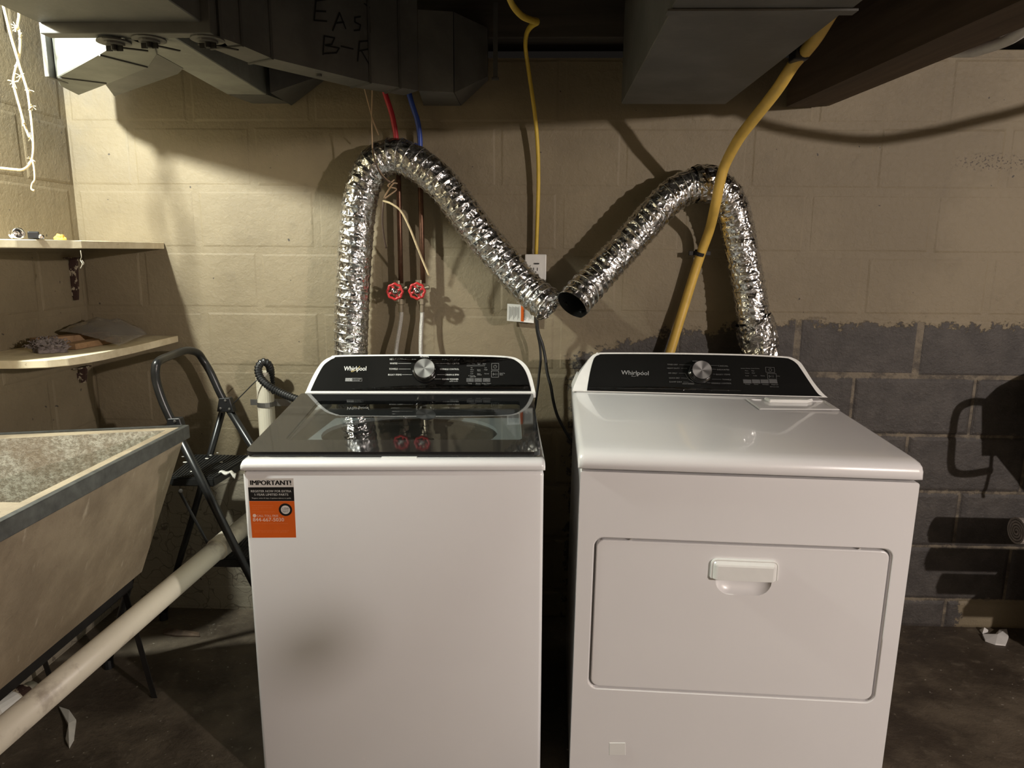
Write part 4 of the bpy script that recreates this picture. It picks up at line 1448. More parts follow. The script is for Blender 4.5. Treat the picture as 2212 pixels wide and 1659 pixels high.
rpts = [atY(x, y, Y) for x, y, Y in rpx]
hoseR, pathR, FR = hose('exhaust_hose', 'silver foil exhaust hose with open black end rising behind the dryer at right', rpts, tuple(rpts[-1]), r=0.0535, pitch=0.026, wob=0.006, seed=5)
# near-black lining inside the open end
bm = BM()
loops = []
for i in (0, 8, 24, 40):
    t, nn, bb = FR[i]
    rr = 0.0535 * (0.93 if i else 0.95)
    loops.append([pathR[i] + nn * (math.cos(2 * PI * k / 24) * rr * (1 + 0.06 * noise.noise(Vector((k * 0.7, i, 0))))) + bb * (math.sin(2 * PI * k / 24) * rr) - t * (0.003 * noise.noise(Vector((k, 3, 0))) if i == 0 else 0) for k in range(24)])
L4 = loft(bm, loops, True, False)
bm.faces.new(L4[-1])
obj('inner_lining', bm, M['dark_hole'], hoseR, smooth='all')
# foil tape over the elbow at the top of the right hose, and at its foot
def crumple(path, F, i0, i1, r, seed):
    bm = BM()
    loops = []
    idx = list(range(i0, i1, 2))
    for q, i in enumerate(idx):
        t, nn, bb = F[i]
        lp = []
        for k in range(30):
            a = 2 * PI * k / 30
            p = path[i] + nn * math.cos(a) * r + bb * math.sin(a) * r
            rr = r + 0.0055 * noise.noise(p * 36 + Vector((seed, 0, 0))) + 0.003 * noise.noise(p * 85)
            if q in (0, len(idx) - 1): rr = r * 0.97
            lp.append(path[i] + nn * (math.cos(a) * rr) + bb * (math.sin(a) * rr))
        loops.append(lp)
    loft(bm, loops, True, False)
    return bm
best = min(range(len(pathR)), key=lambda i: (pathR[i] + Vector(rpts[-1]) - atY(1522, 399, 2.272)).length)
obj('foil_tape', crumple(pathR, FR, best - 8, best + 9, 0.0585, 2), M['foil'], hoseR)
fl = Vector(rpts[-1])
cp_ = resample([atY(1627, 690, 2.265) - fl, atY(1633, 705, 2.265) - fl, atY(1639, 735, 2.265) - fl, atY(1642, 765, 2.262) - fl, atY(1643, 830, 2.26) - fl], 0.004)
obj('foil_tape', crumple(cp_, frames(cp_), 0, len(cp_), 0.0600, 9), M['foil'], hoseR)

# ================================================================== WATER PIPES, VALVES, SUPPLY HOSES
def handwheel_bm():
    bm = BM()
    # scalloped rim in the xz plane, axis -y
    R = 0.024
    path = []
    n = 64
    for k in range(n):
        a = 2 * PI * k / n
        rr = R * (1 + 0.055 * math.cos(8 * a))
        path.append(Vector((rr * math.cos(a), 0, rr * math.sin(a))))
    loops = []
    for k in range(n):
        p = path[k]; rd = p.normalized()
        loops.append([p + rd * (0.0045 * math.cos(b)) + Vector((0, 0.0045 * math.sin(b), 0)) for b in [2 * PI * j / 8 for j in range(8)]])
    L = [[bm.verts.new(q) for q in lp] for lp in loops]
    for i in range(n):
        a, b = L[i], L[(i + 1) % n]
        for j in range(8):
            bm.faces.new((a[j], b[j], b[(j + 1) % 8], a[(j + 1) % 8]))
    for k in range(4):
        a = 2 * PI * k / 4 + PI / 8
        d = Vector((math.cos(a), 0, math.sin(a)))
        obox(bm, d * 0.015, d, Vector((0, 1, 0)), d.cross(Vector((0, 1, 0))), 0.02, 0.005, 0.008)
    return bm
def water_line(nm, label, tubemat, top_pts, pipe_top, pipe_bot, valve_px, Yp):
    vloc = atY(valve_px[0], valve_px[1], Yp)
    root = thing(nm, label, 'pipe', tuple(vloc))
    L = lambda p: Vector(p) - vloc
    bm = BM()
    tube(bm, [L(p) for p in smooth_path(top_pts, 6)], 0.0085, 10)
    obj('plastic_tube', bm, tubemat, root, smooth='all')
    bm = BM()
    tube(bm, [L(top_pts[-1] + Vector((0, 0, 0.01))), L(pipe_top), L(pipe_top.lerp(pipe_bot, 0.5)), L(pipe_bot)], 0.0085, 12)
    lathe(bm, [(0.0088, 0), (0.0115, 0), (0.0115, 0.03), (0.0088, 0.03)], 12, L(top_pts[-1] + Vector((0, 0, -0.012))))
    obj('copper_pipe', bm, M['copper'], root, smooth='all')
    bm = BM()
    # body: round vertical barrel with nuts, and a bonnet coming out of the wall
    lathe(bm, [(0.0, 0.034), (0.0125, 0.034), (0.0125, 0.020), (0.015, 0.018), (0.015, -0.018), (0.012, -0.020), (0.012, -0.036), (0, -0.036)], 16, (0, 0, 0))
    lathe(bm, [(0.013, 0), (0.013, 0.03), (0.010, 0.032), (0.010, 0.042)], 14, (0, 0, 0), Vector((0, -1, 0)))
    lathe(bm, [(0.005, 0), (0.005, 0.026), (0.007, 0.026), (0.007, 0.034), (0, 0.034)], 10, (0, -0.004, 0.004), Vector((1, 0, 0.2)))
    v = obj('valve_body', bm, M['brass'], root)
    bm = handwheel_bm()
    for q in bm.verts: q.co += Vector((0, -0.047, 0))
    obj('handwheel', bm, M['red_enamel'], v, smooth='all')
    bm = BM()
    lathe(bm, [(0, 0.043), (0.011, 0.043), (0.012, 0.053), (0.006, 0.054), (0.005, 0.058), (0.0, 0.058)], 14, (0, 0, 0), Vector((0, -1, 0)))
    obj('wheel_nut', bm, M['chrome'], v, smooth='all')
    return vloc
YP = 2.325
vl1 = water_line('water_pipe', 'hot water pipe with red plastic top section, left of the two wall valves', M['red_pex'],
    [atY(822, 165, YP), atY(833, 205, YP), atY(846, 245, YP), atY(854, 285, YP), atY(858, 320, YP)], atY(861, 390, YP), atY(866, 612, YP), (859, 628), YP)
vl2 = water_line('water_pipe', 'cold water pipe with blue plastic top section, right of the two wall valves', M['blue_pex'],
    [atY(878, 180, YP), atY(890, 225, YP), atY(902, 262, YP), atY(907, 300, YP), atY(907, 330, YP)], atY(908, 400, YP), atY(914, 612, YP), (906, 627), YP)
for (pts, lb) in (([(866, 652, YP), (867, 680, YP), (863, 710, 2.32), (858, 740, 2.31), (854, 775, 2.30), (850, 830, 2.29)], 'braided steel supply hose below the hot water valve'),
                  ([(911, 652, YP), (912, 680, YP), (910, 710, 2.32), (909, 740, 2.31), (909, 775, 2.30), (909, 830, 2.29)], 'braided steel supply hose below the cold water valve')):
    P = [atY(*p) for p in pts]
    r_ = thing('supply_hose', lb, 'hose', tuple(P[0]), group=None)
    bm = BM()
    tube(bm, [p - P[0] for p in smooth_path(P, 6)], 0.0072, 12)
    obj('braided_sleeve', bm, M['braid'], r_, smooth='all')
    bm = BM()
    lathe(bm, [(0.008, 0.016), (0.0115, 0.014), (0.0115, -0.004), (0.0088, -0.006), (0.0088, -0.03), (0.0075, -0.03)], 12, (0, 0, -0.004))
    obj('hose_nut', bm, M['brass'], r_)

# ================================================================== WIRES TYING UP THE LEFT HOSE
ty_ = thing('tie_wire', 'thin bent wire tying the left foil hose up to the duct', 'wire', tuple(atY(845, 398, 2.2)))
tl = ty_.location.copy()
def wirepart(nm, pts, r, mat, root, rl, seg=6, per=6):
    bm = BM()
    tube(bm, [p - rl for p in smooth_path([atY(*p) for p in pts], per)], r, seg)
    return obj(nm, bm, mat, root, smooth='all')
wirepart('wire_strand', [(800, 125, 2.10), (804, 190, 2.16), (803, 250, 2.18), (804, 300, 2.192), (806, 335, 2.192), (816, 362, 2.192), (832, 385, 2.195), (852, 398, 2.20)], 0.0022, M['tan_wire'], ty_, tl)
wirepart('wire_strand', [(784, 178, 2.16), (795, 220, 2.19), (806, 260, 2.21), (818, 292, 2.24)], 0.0022, M['tan_wire'], ty_, tl)
wirepart('wire_strand', [(852, 398, 2.20), (838, 392, 2.19), (822, 376, 2.188), (811, 350, 2.187), (806, 320, 2.187)], 0.0022, M['dark_wire'], ty_, tl)
wirepart('wire_strand', [(852, 388, 2.20), (838, 402, 2.19), (856, 408, 2.20), (846, 418, 2.19), (830, 428, 2.19), (848, 398, 2.185), (858, 396, 2.20)], 0.0026, M['tan_wire'], ty_, tl)
wirepart('wire_strand', [(828, 434, 2.19), (845, 440, 2.17), (866, 456, 2.17), (884, 490, 2.18), (900, 530, 2.20), (914, 565, 2.22), (927, 596, 2.23)], 0.0034, M['twine'], ty_, tl)
wirepart('wire_strand', [(829, 432, 2.19), (827, 450, 2.19), (826, 480, 2.20), (829, 510, 2.21), (834, 536, 2.22)], 0.0030, M['dark_wire'], ty_, tl)

# ================================================================== CABLES, OUTLET, GAS PIPE
yc = thing('power_cable', 'flat yellow power cable hanging down to the white outlet box', 'cable', tuple(atY(1158, 549, 2.33)))
yl = yc.location.copy()
bm = BM()
P = smooth_path([atY(*p) for p in ((1085, -60, 1.62), (1100, -5, 1.68), (1112, 18, 1.75), (1130, 36, 1.83), (1150, 44, 1.9), (1161, 47, 1.96), (1148, 56, 2.06), (1138, 72, 2.16), (1135, 100, 2.25), (1140, 140, 2.29), (1149, 200, 2.305), (1157, 262, 2.315), (1162, 330, 2.325), (1163, 400, 2.333), (1161, 470, 2.337), (1158, 552, 2.34))], 6)
tube(bm, [p - yl for p in P], 0.0085, 10, flat=0.75)
obj('cable_sheath', bm, M['yellow_cable'], yc, smooth='all')
ob_ = thing('outlet_box', 'white surface-mounted outlet box half hidden by the left foil hose', 'outlet', tuple(atY(1157, 590, D)))
obl = ob_.location.copy()
pA, pB = atY(1134, 549, 2.312), atY(1179, 640, 2.312)
bm = BM()
box(bm, (pA.x - obl.x, -0.055, pB.z - obl.z), (pB.x - obl.x, -0.001, pA.z - obl.z), 0.003)
obj('box_body', bm, M['white_plastic'], ob_)
bm = BM()
mx_ = (pA.x + pB.x) / 2 - obl.x
zc_ = (pA.z + pB.z) / 2 - obl.z
prism(bm, [(mx_ + x, -0.0555, zc_ + z) for x, z in rrect(-0.017, -0.048, 0.017, 0.034, 0.004)], (0, -0.003, 0))
rc = obj('receptacle', bm, M['white_plastic'], ob_)
bm = BM()
for z in (0.020, -0.024):
    for x in (-0.006, 0.006):
        box(bm, (mx_ + x - 0.0012, -0.0592, zc_ + z - 0.005), (mx_ + x + 0.0012, -0.0586, zc_ + z + 0.005))
    lathe(bm, [(0.003, 0), (0.003, 0.0006), (0, 0.0007)], 8, (mx_, -0.0585, zc_ + z - 0.010), Vector((0, -1, 0)))
tag(obj('socket_slots', bm, M['black_plastic'], rc), kind='stuff')
bm = BM()
box(bm, (mx_ - 0.004, -0.0595, zc_ + 0.036), (mx_ + 0.012, -0.0555, zc_ + 0.040), 0.0005)
obj('test_button', bm, M['black_plastic'], rc)
# plug and two cords
def cord(root, inv, pts, r=0.0045):
    Pw = [inv @ atY(*p) for p in pts]
    bm = BM()
    tube(bm, smooth_path(Pw, 6), r, 8)
    c = obj('power_cord', bm, M['black_cord'], root, smooth='all')
    bm = BM()
    box(bm, Pw[0] + Vector((-0.013, -0.010, -0.018)), Pw[0] + Vector((0.013, 0.020, 0.018)), 0.005)
    obj('plug', bm, M['black_cord'], c, smooth='all')
cord(ws, WI, [(1157, 612, 2.285), (1157, 640, 2.272), (1158, 690, 2.285), (1160, 715, 2.30), (1166, 745, 2.31), (1168, 775, 2.31), (1165, 805, 2.31), (1161, 840, 2.305), (1150, 900, 2.29), (1120, 960, 2.22)], 0.0042)
cord(dy, DI, [(1163, 636, 2.285), (1163, 660, 2.272), (1160, 690, 2.275), (1163, 718, 2.28), (1172, 745, 2.28), (1178, 775, 2.28), (1182, 805, 2.27), (1190, 835, 2.26), (1195, 865, 2.25), (1203, 895, 2.23), (1215, 920, 2.21), (1232, 948, 2.19), (1262, 985, 2.175)], 0.0050)
tg = thing('warning_tag', 'white warning tag with orange stripe on the wall below the hose end', 'tag', tuple(atY(1125, 676, 2.345)), )
tgl = tg.location.copy()
def tp_(px, py, lift=0.0): return atY(px, py, 2.345 - lift) - tgl
bm = BM()
prism(bm, [tp_(1095, 693), tp_(1153, 698), tp_(1155, 660), tp_(1096, 656)], (0, 0.0008, 0))
obj('card', bm, M['paper'], tg)
bm = BM(); quadp(bm, [tp_(1125, 694, .0008), tp_(1131.5, 694.5, .0008), tp_(1132, 659, .0008), tp_(1125.5, 658.5, .0008)])
obj('orange_stripe', bm, M['orange'], tg)
bm = BM()
nY = Vector((0, -1, 0))
text(bm, 'ADVERTENCIA', tp_(1130.5, 660, .001), tp_(1130.2, 692, .001), Vector((1, 0, 0)), nY, 0.01, 0.0)
for k in range(10):
    x0_ = 1100 + k * 2.3
    stroke(bm, [tp_(x0_, 662 + (k % 3), .001), tp_(x0_ - 0.4, 690 - 3 * (k % 4), .001)], 0.0008, nY, 0.0)
for k in range(6):
    x0_ = 1135 + k * 2.6
    stroke(bm, [tp_(x0_, 664 + (k % 2) * 2, .001), tp_(x0_ - 0.3, 692 - 3 * (k % 3), .001)], 0.0007, nY, 0.0)
obj('tag_print', bm, M['print_black'], tg)

gp = thing('gas_pipe', 'yellow coated flexible gas pipe crossing in front of the right foil hose', 'pipe', tuple(atY(1450, 760, 2.3)))
gl = gp.location.copy()
gpx = [(1800, 20, 1.62), (1765, 78, 1.72), (1742, 108, 1.775), (1715, 138, 1.83), (1676, 197, 1.91), (1627, 259, 2.0), (1596, 300, 2.07), (1568, 352, 2.15), (1556, 390, 2.17), (1546, 440, 2.195), (1533, 495, 2.28), (1514, 548, 2.322), (1497, 600, 2.33), (1480, 655, 2.33), (1463, 710, 2.325), (1448, 760, 2.32), (1435, 800, 2.31)]
bm = BM()
tube(bm, [p - gl for p in smooth_path([atY(*p) for p in gpx], 6)], 0.0155, 14)
obj('coated_tube', bm, M['gas_yellow'], gp, smooth='all')
clp = atY(1512, 547, 2.324)
bm = BM()
dirv = (atY(1497, 600, 2.33) - atY(1533, 495, 2.28)).normalized()
lathe(bm, [(0.0168, -0.006), (0.019, -0.006), (0.019, 0.006), (0.0168, 0.006)], 16, clp - gl, dirv)
for s_ in (-1, 1):
    box(bm, clp - gl + Vector((s_ * 0.026 - 0.009, 0.0, -0.007)), clp - gl + Vector((s_ * 0.026 + 0.009, 0.008, 0.007)), 0.001)
obj('pipe_clip', bm, M['iron'], gp)
bm = BM()
bc = atY(1724, 118, 1.80)
box(bm, bc - gl + Vector((-0.016, -0.024, -0.016)), bc - gl + Vector((0.018, 0.02, 0.016)), 0.003)
obj('pipe_bracket', bm, M['black_plastic'], gp)

# white cable sagging under the joists at right
wc_ = thing('white_cable', 'thick white cable sagging from behind the timber beam at upper right', 'cable', (1.25, 1.5, 1.8))
P = [Vector((1.06, 2.02, 1.86)), atY(2095, 112, 1.84), atY(2130, 104, 1.78), atY(2170, 90, 1.71), atY(2212, 66, 1.63), cast(1500, 205, 1.5), cast(1590, 240, 1.5), cast(1650, 268, 1.5), cast(1750, 290, 1.5), cast(1880, 303, 1.5), cast(2000, 287, 1.5), cast(2100, 264, 1.5), cast(2230, 230, 1.5), cast(2400, 160, 1.5)]
bm = BM()
tube(bm, [p - Vector((1.25, 1.5, 1.8)) for p in smooth_path(P, 8)], 0.0125, 10)
obj('cable_sheath', bm, M['white_cable'], wc_, smooth='all')

# ================================================================== LAUNDRY SINK
ZK = 0.83
far_c = atZ(405, 921, ZK)
SK_ROT = math.radians(0.71)
sk = thing('laundry_sink', 'old concrete double laundry sink with sloped front on iron legs', 'sink', (far_c.x, far_c.y, 0), (0, 0, SK_ROT))
SKM = wmat((far_c.x, far_c.y, 0), (0, 0, SK_ROT)); SKI = SKM.inverted()
# local: x to the right (front of sink at x=0), y away from camera; sink reaches to -y and -x
SL, SDp = 1.28, 0.53
ft_z = 0.40
def basin_ring(y0, y1):
    return [(-SDp + 0.05, y0, 0), (-0.045, y0, 0), (-0.045, y1, 0), (-SDp + 0.05, y1, 0)]
bm = BM()
yo0, yo1 = -SL, 0.0
bot_in = 0.150
SKW = 0.13
outer_t = [(-SDp, yo0), (0, yo0), (0, yo1), (-SDp, yo1 - SKW)]
outer_b = [(-SDp + 0.03, yo0 + 0.05), (-bot_in, yo0 + 0.05), (-bot_in, yo1 - 0.04), (-SDp + 0.03, yo1 - 0.04 - SKW * 0.7)]
vo_t = [bm.verts.new((x, y, ZK)) for x, y in outer_t]
vo_b = [bm.verts.new((x, y, ft_z)) for x, y in outer_b]
bm.faces.new(vo_b)
for i in range(4):
    j = (i + 1) % 4
    bm.faces.new((vo_b[i], vo_b[j], vo_t[j], vo_t[i]))
basins = [(-0.615, -0.045), (-SL + 0.045, -0.665)]
tops = []
es_ = []
for i in range(4):
    es_.append(bm.edges.get((vo_t[i], vo_t[(i + 1) % 4])))
for (ya, yb) in basins:
    t = [bm.verts.new(p) for p in ((-SDp + 0.04, ya, ZK), (-0.04, ya, ZK), (-0.04, yb, ZK), (-SDp + 0.04, yb - (SKW if yb > -0.1 else 0), ZK))]
    for i in range(4):
        es_.append(bm.edges.new((t[i], t[(i + 1) % 4])))
    tops.append(t)
bmesh.ops.triangle_fill(bm, use_beauty=True, use_dissolve=False, edges=es_)
obj('sink_body', bm, M['sink'], sk)
for t_, (ya, yb) in zip(tops, basins):
    bm = BM()
    T_ = [bm.verts.new(p) for p in ((-SDp + 0.04, ya, ZK), (-0.04, ya, ZK), (-0.04, yb, ZK), (-SDp + 0.04, yb - (SKW if yb > -0.1 else 0), ZK))]
    bfl = [bm.verts.new(p) for p in ((-SDp + 0.07, ya + 0.035, ft_z + 0.04), (-bot_in - 0.05, ya + 0.035, ft_z + 0.04), (-bot_in - 0.05, yb - 0.035, ft_z + 0.04), (-SDp + 0.07, yb - 0.035 - (SKW if yb > -0.1 else 0), ft_z + 0.04))]
    for i in range(4):
        j = (i + 1) % 4
        bm.faces.new((T_[i], T_[j], bfl[j], bfl[i]))
    bm.faces.new(bfl)
    obj('basin', bm, M['basin'], sk)
bm = BM()
box(bm, (-0.012, yo0 - 0.003, ZK - 0.034), (0.004, yo1 + 0.003, ZK + 0.004), 0.002)
prism(bm, [(-SDp - 0.003, yo1 - SKW - 0.009, ZK - 0.034), (-0.0125, yo1 - 0.012, ZK - 0.034), (-0.0125, yo1 + 0.002, ZK - 0.034), (-SDp - 0.003, yo1 - SKW + 0.004, ZK - 0.034)], (0, 0, 0.038))
obj('rim_band', bm, M['rim_metal'], sk)
for (lx, ly) in ((-0.17, -0.10), (-SDp + 0.06, -0.10), (-0.17, -0.62), (-SDp + 0.06, -0.62), (-0.17, -1.18), (-SDp + 0.06, -1.18)):
    bm = BM()
    t_ = Vector((lx, ly, ft_z - 0.002)); b_ = Vector((lx + 0.03, ly + (0.05 if ly > -0.3 else 0.0), 0.0))
    p_ = [t_, t_.lerp(b_, 0.5), b_]
    loops = []
    for q in p_:
        loops.append([q + Vector(v) for v in ((-0.008, -0.008, 0), (0.008, -0.008, 0), (0.008, -0.005, 0), (-0.005, -0.005, 0), (-0.005, 0.008, 0), (-0.008, 0.008, 0))])
    loft(bm, loops)
    obj('leg', bm, M['iron'], sk)
bm = BM()
box(bm, (-SDp + 0.05, -1.2, ft_z - 0.03), (-SDp + 0.08, -0.08, ft_z - 0.003), 0.002)
box(bm, (-0.185, -1.2, ft_z - 0.03), (-0.155, -0.08, ft_z - 0.003), 0.002)
obj('stand_rail', bm, M['iron'], sk)

# ================================================================== WASTE PIPES
def pipe_thing(nm, label, A_, B_, r, mat, cat='pipe'):
    root = thing(nm, label, cat, tuple(A_))
    bm = BM()
    tube(bm, [Vector((0, 0, 0)), (B_ - A_) * 0.5, B_ - A_], r, 24)
    obj('pipe_barrel', bm, mat, root, smooth='all')
    return root
pvA, pvB = atY(-30, 1613, 1.19), Vector((-0.925, 2.33, 0.445))
pv = pipe_thing('drain_pipe', 'long grimy white plastic drain pipe sloping under the sink', pvA, pvB, 0.031, M['pvc'])
pd = (pvB - pvA).normalized()
for t_ in (0.72, ):
    bm = BM()
    lathe(bm, [(0.031, -0.03), (0.0355, -0.03), (0.0355, 0.03), (0.031, 0.03)], 24, (pvB - pvA) * t_, pd)
    obj('coupling', bm, M['pvc'], pv)
wA, wB = atY(-40, 1560, 1.45), atY(68, 1492, 1.62)
wp2 = pipe_thing('waste_pipe', 'short white waste pipe with rusty clamp below the sink at left edge', wA, wB, 0.026, M['pvc'])
wd = (wB - wA).normalized()
bm = BM()
lathe(bm, [(0.026, -0.035), (0.033, -0.035), (0.033, 0.035), (0.026, 0.035)], 20, (wB - wA) * 0.35, wd)
obj('coupling', bm, M['white_plastic'], wp2)
bm = BM()
lathe(bm, [(0.0265, -0.016), (0.031, -0.016), (0.031, 0.016), (0.0265, 0.016)], 20, (wB - wA) * 0.72, wd)
obj('clamp_band', bm, M['rust'], wp2)
# standpipe with the washer's drain hose
sp_b = atY(580, 960, 2.318); sp_t = atY(575, 803, 2.318)
sp = thing('standpipe', 'upright white plastic standpipe strapped to the wall behind the washer', 'pipe', (sp_b.x, sp_b.y, 0.40))
bm = BM()
z1 = sp_t.z - 0.40
lathe(bm, [(0.0285, 0.0), (0.0285, z1), (0.0245, z1), (0.0245, 0.02), (0.0, 0.02)], 24)
obj('pipe_barrel', bm, M['pvc'], sp, smooth=False)
bm = BM()
zs = atY(578, 872, 2.318).z - 0.40
lathe(bm, [(0.029, -0.008), (0.0303, -0.008), (0.0303, 0.008), (0.029, 0.008)], 24, (0, 0, zs))
box(bm, (-0.062, 0.018, zs - 0.010), (-0.028, 0.021, zs + 0.010))
box(bm, (0.026, 0.006, zs - 0.009), (0.085, 0.010, zs + 0.016))
obj('strap_band', bm, M['strap'], sp)
dh_ = thing('drain_hose', 'black corrugated drain hose hooked over the white standpipe', 'hose', tuple(sp_t))
dl = dh_.location.copy()
P = resample(smooth_path([atY(*p) for p in ((586, 850, 2.318), (585, 810, 2.315), (581, 789, 2.30), (568, 782, 2.285), (558, 795, 2.275), (562, 815, 2.265), (578, 832, 2.255), (605, 848, 2.25), (640, 862, 2.235), (680, 875, 2.225))], 8), 0.0022)
bm = BM()
tube(bm, [p - dl for p in P], 0.0135, 14, rfun=lambda i, a: 0.0125 + 0.0018 * (1 if (i // 2) % 2 else -1) * 0.6)
obj('corrugated_tube', bm, M['black_plastic'], dh_)
zt = thing('cable_tie', 'thin black cable tie stretched from ladder bracket to standpipe', 'tie', tuple(atY(560, 815, 2.28)))
wirepart('tie_strip', [(504, 872, 2.262), (530, 846, 2.268), (552, 824, 2.272), (562, 818, 2.28)], 0.0018, M['black_plastic'], zt, zt.location.copy())

# ================================================================== STEP LADDER
YN, YF = 1.985, 2.265
sl = thing('step_ladder', 'black folding step ladder with ribbed treads between sink and washer', 'ladder', tuple(atY(455, 1300, 2.1).xy) + (0.0,))
sll = sl.location.copy()
def lad(px, py, Y): return atY(px, py, Y) - sll
def to_floor(a, b):
    """extend the line a->b down to the floor (local z = 0)"""
    t = (a.z) / (a.z - b.z)
    return a + (b - a) * t
bm = BM()
nA, nB = lad(375, 918, YN), lad(530, 1226, YN)
nf = to_floor(nA, nB)
fA, fB = lad(487, 872, YF), lad(545, 965, YF)
ff = to_floor(fA, fB)
P = smooth_path([nA, lad(352, 868, YN), lad(338, 825, YN), lad(336, 797, YN), lad(343, 780, YN + 0.02), lad(372, 767, YN + 0.13), lad(402, 757, YN + 0.21), lad(426, 762, YF - 0.02), lad(440, 780, YF), lad(455, 805, YF), lad(472, 842, YF), fA], 6)
tube(bm, P, 0.0125, 12)
obj('hand_rail', bm, M['ladder_paint'], sl, smooth='all')
for a, b in ((nA, nf), (fA, ff)):
    bm = BM()
    tube(bm, [a, a.lerp(b, 0.5), b + Vector((0, 0, 0.02))], 0.0125, 12)
    lg = obj('front_leg', bm, M['ladder_paint'], sl, smooth='all')
    bm = BM()
    lathe(bm, [(0.0, 0), (0.016, 0), (0.016, 0.03), (0.0127, 0.032)], 12, b)
    obj('foot_cap', bm, M['black_plastic'], lg)
rA, rB = lad(480, 890, YF + 0.02), lad(390, 1210, YF + 0.02)
rf = to_floor(rA, rB)
rnA = nA + Vector((-0.01, 0, 0.03)) ; rnf = Vector((rf.x - 0.02, nA.y, 0.0))
for a, b in ((rA, rf), (rnA + Vector((0, -0.026, -0.06)), rnf)):
    bm = BM()
    tube(bm, [a, a.lerp(b, 0.5), b + Vector((0, 0, 0.02))], 0.011, 12)
    lg = obj('rear_leg', bm, M['ladder_paint'], sl, smooth='all')
    bm = BM()
    lathe(bm, [(0.0, 0), (0.015, 0), (0.015, 0.03), (0.0112, 0.032)], 12, b)
    obj('foot_cap', bm, M['black_plastic'], lg)
# brackets
for c, s_ in ((lad(486, 876, YF - 0.014), 1), (lad(377, 922, YN - 0.014), 1)):
    bm = BM()
    prism(bm, [c + Vector(v) for v in ((-0.020, 0, 0.024), (0.016, 0, 0.026), (0.028, 0, -0.024), (-0.030, 0, -0.022))], (0, 0.026, 0))
    bmesh.ops.bevel(bm, geom=bm.edges[:], offset=0.002, segments=1, affect='EDGES')
    bk = obj('hinge_bracket', bm, M['black_plastic'], sl)
    for v in ((0.002, 0.017), (-0.016, -0.010), (0.014, -0.012)):
        bm = BM()
        lathe(bm, [(0.0045, 0), (0.004, 0.002), (0.0, 0.0028)], 10, c + Vector((v[0], 0, v[1])), Vector((0, -1, 0)))
        obj('rivet', bm, M['strap'], bk)
# treads with ribs
def tread(corners, th, nm):
    """corners: near-left, near-right, far-right, far-left (top surface)"""
    a, b, c, d = corners
    bm = BM()
    prism(bm, [a, b, c, d], (0, 0, -th))
    bmesh.ops.bevel(bm, geom=bm.edges[:], offset=0.004, segments=2, affect='EDGES')
    t = obj('tread', bm, M['tread'], sl)
    bm = BM()
    n = 16
    for i in range(n):
        s0 = (i + 0.5) / n
        p0 = a.lerp(b, s0).lerp(d.lerp(c, s0), 0.04)
        p1 = a.lerp(b, s0).lerp(d.lerp(c, s0), 0.96)
        dd = (p1 - p0).normalized()
        sd = Vector((0, 0, 1)).cross(dd)
        obox(bm, (p0 + p1) / 2 + Vector((0, 0, 0.001)), dd, sd, Vector((0, 0, 1)), (p1 - p0).length, (b - a).length / n * 0.5, 0.003)
    obj('tread_ribs', bm, M['tread'], t)
    return t
tz = lad(368, 1040, YN).z
def onz(px, py, z): return atZ(px, py, z + sll.z) - sll
T1 = [lad(366, 1040, YN + 0.016), lad(462, 1042, YN + 0.016), lad(545, 975, YF - 0.016), lad(421, 973, YF - 0.016)]
zt1 = sum(p.z for p in T1) / 4
for p in T1: p.z = zt1
t1 = tread(T1, 0.028, 'tread')
bm = BM()
for (px, py, r) in ((400, 1000, .008), (447, 992, .007), (478, 1000, .006), (432, 1018, .005), (455, 985, .005), (415, 1020, .007), (470, 980, .004), (395, 988, .005)):
    c = onz(px, py, zt1)
    loops = [[c + Vector((r * s * math.cos(2 * PI * k / 9) * (1 + .4 * noise.noise(Vector((k, px, 0)))), r * 0.7 * s * math.sin(2 * PI * k / 9), h)) for k in range(9)] for s, h in ((1, 0.002), (0.8, 0.0036), (0.2, 0.004))]
    loft(bm, loops)
tag(obj('paint_drips', bm, M['drip'], t1, smooth='all'), kind='stuff')
bm = BM()
c = onz(490, 1024, zt1 - 0.004)
loops = []
for i in range(9):
    x = -0.026 + 0.0065 * i
    z = 0.004 * math.sin(i * 1.3) - (0.012 if i > 6 else 0)
    loops.append([c + Vector((x, -0.006 + 0.004 * math.sin(i), 0.004 + z)), c + Vector((x, 0.008, 0.008 + z * 0.5)), c + Vector((x, 0.008, 0.004 + z * 0.5)), c + Vector((x, -0.004, z))])
loft(bm, loops)
obj('paint_lump', bm, M['drip'], t1, smooth='all')
T2 = [lad(452, 1196, YN + 0.016), lad(560, 1196, YN + 0.016), lad(590, 1150, YF - 0.016), lad(505, 1150, YF - 0.016)]
zt2 = sum(p.z for p in T2) / 4
for p in T2: p.z = zt2
T2[2].x = T2[1].x + 0.0
tread(T2, 0.030, 'tread')
for y_, p0, p1 in ((YN + 0.03, (388, 1062), (458, 1190)), ):
    bm = BM()
    tube(bm, [lad(*p0, y_), lad(*p1, y_)], 0.0045, 8)
    obj('stay_rod', bm, M['ladder_paint'], sl)
bm = BM()
for px, py in ((391, 1060), (447, 1062)):
    lathe(bm, [(0.006, 0), (0.0055, 0.004), (0.0, 0.005)], 10, lad(px, py, YN - 0.004), Vector((0, -1, 0)))
obj('pivot_bolts', bm, M['strap'], sl)

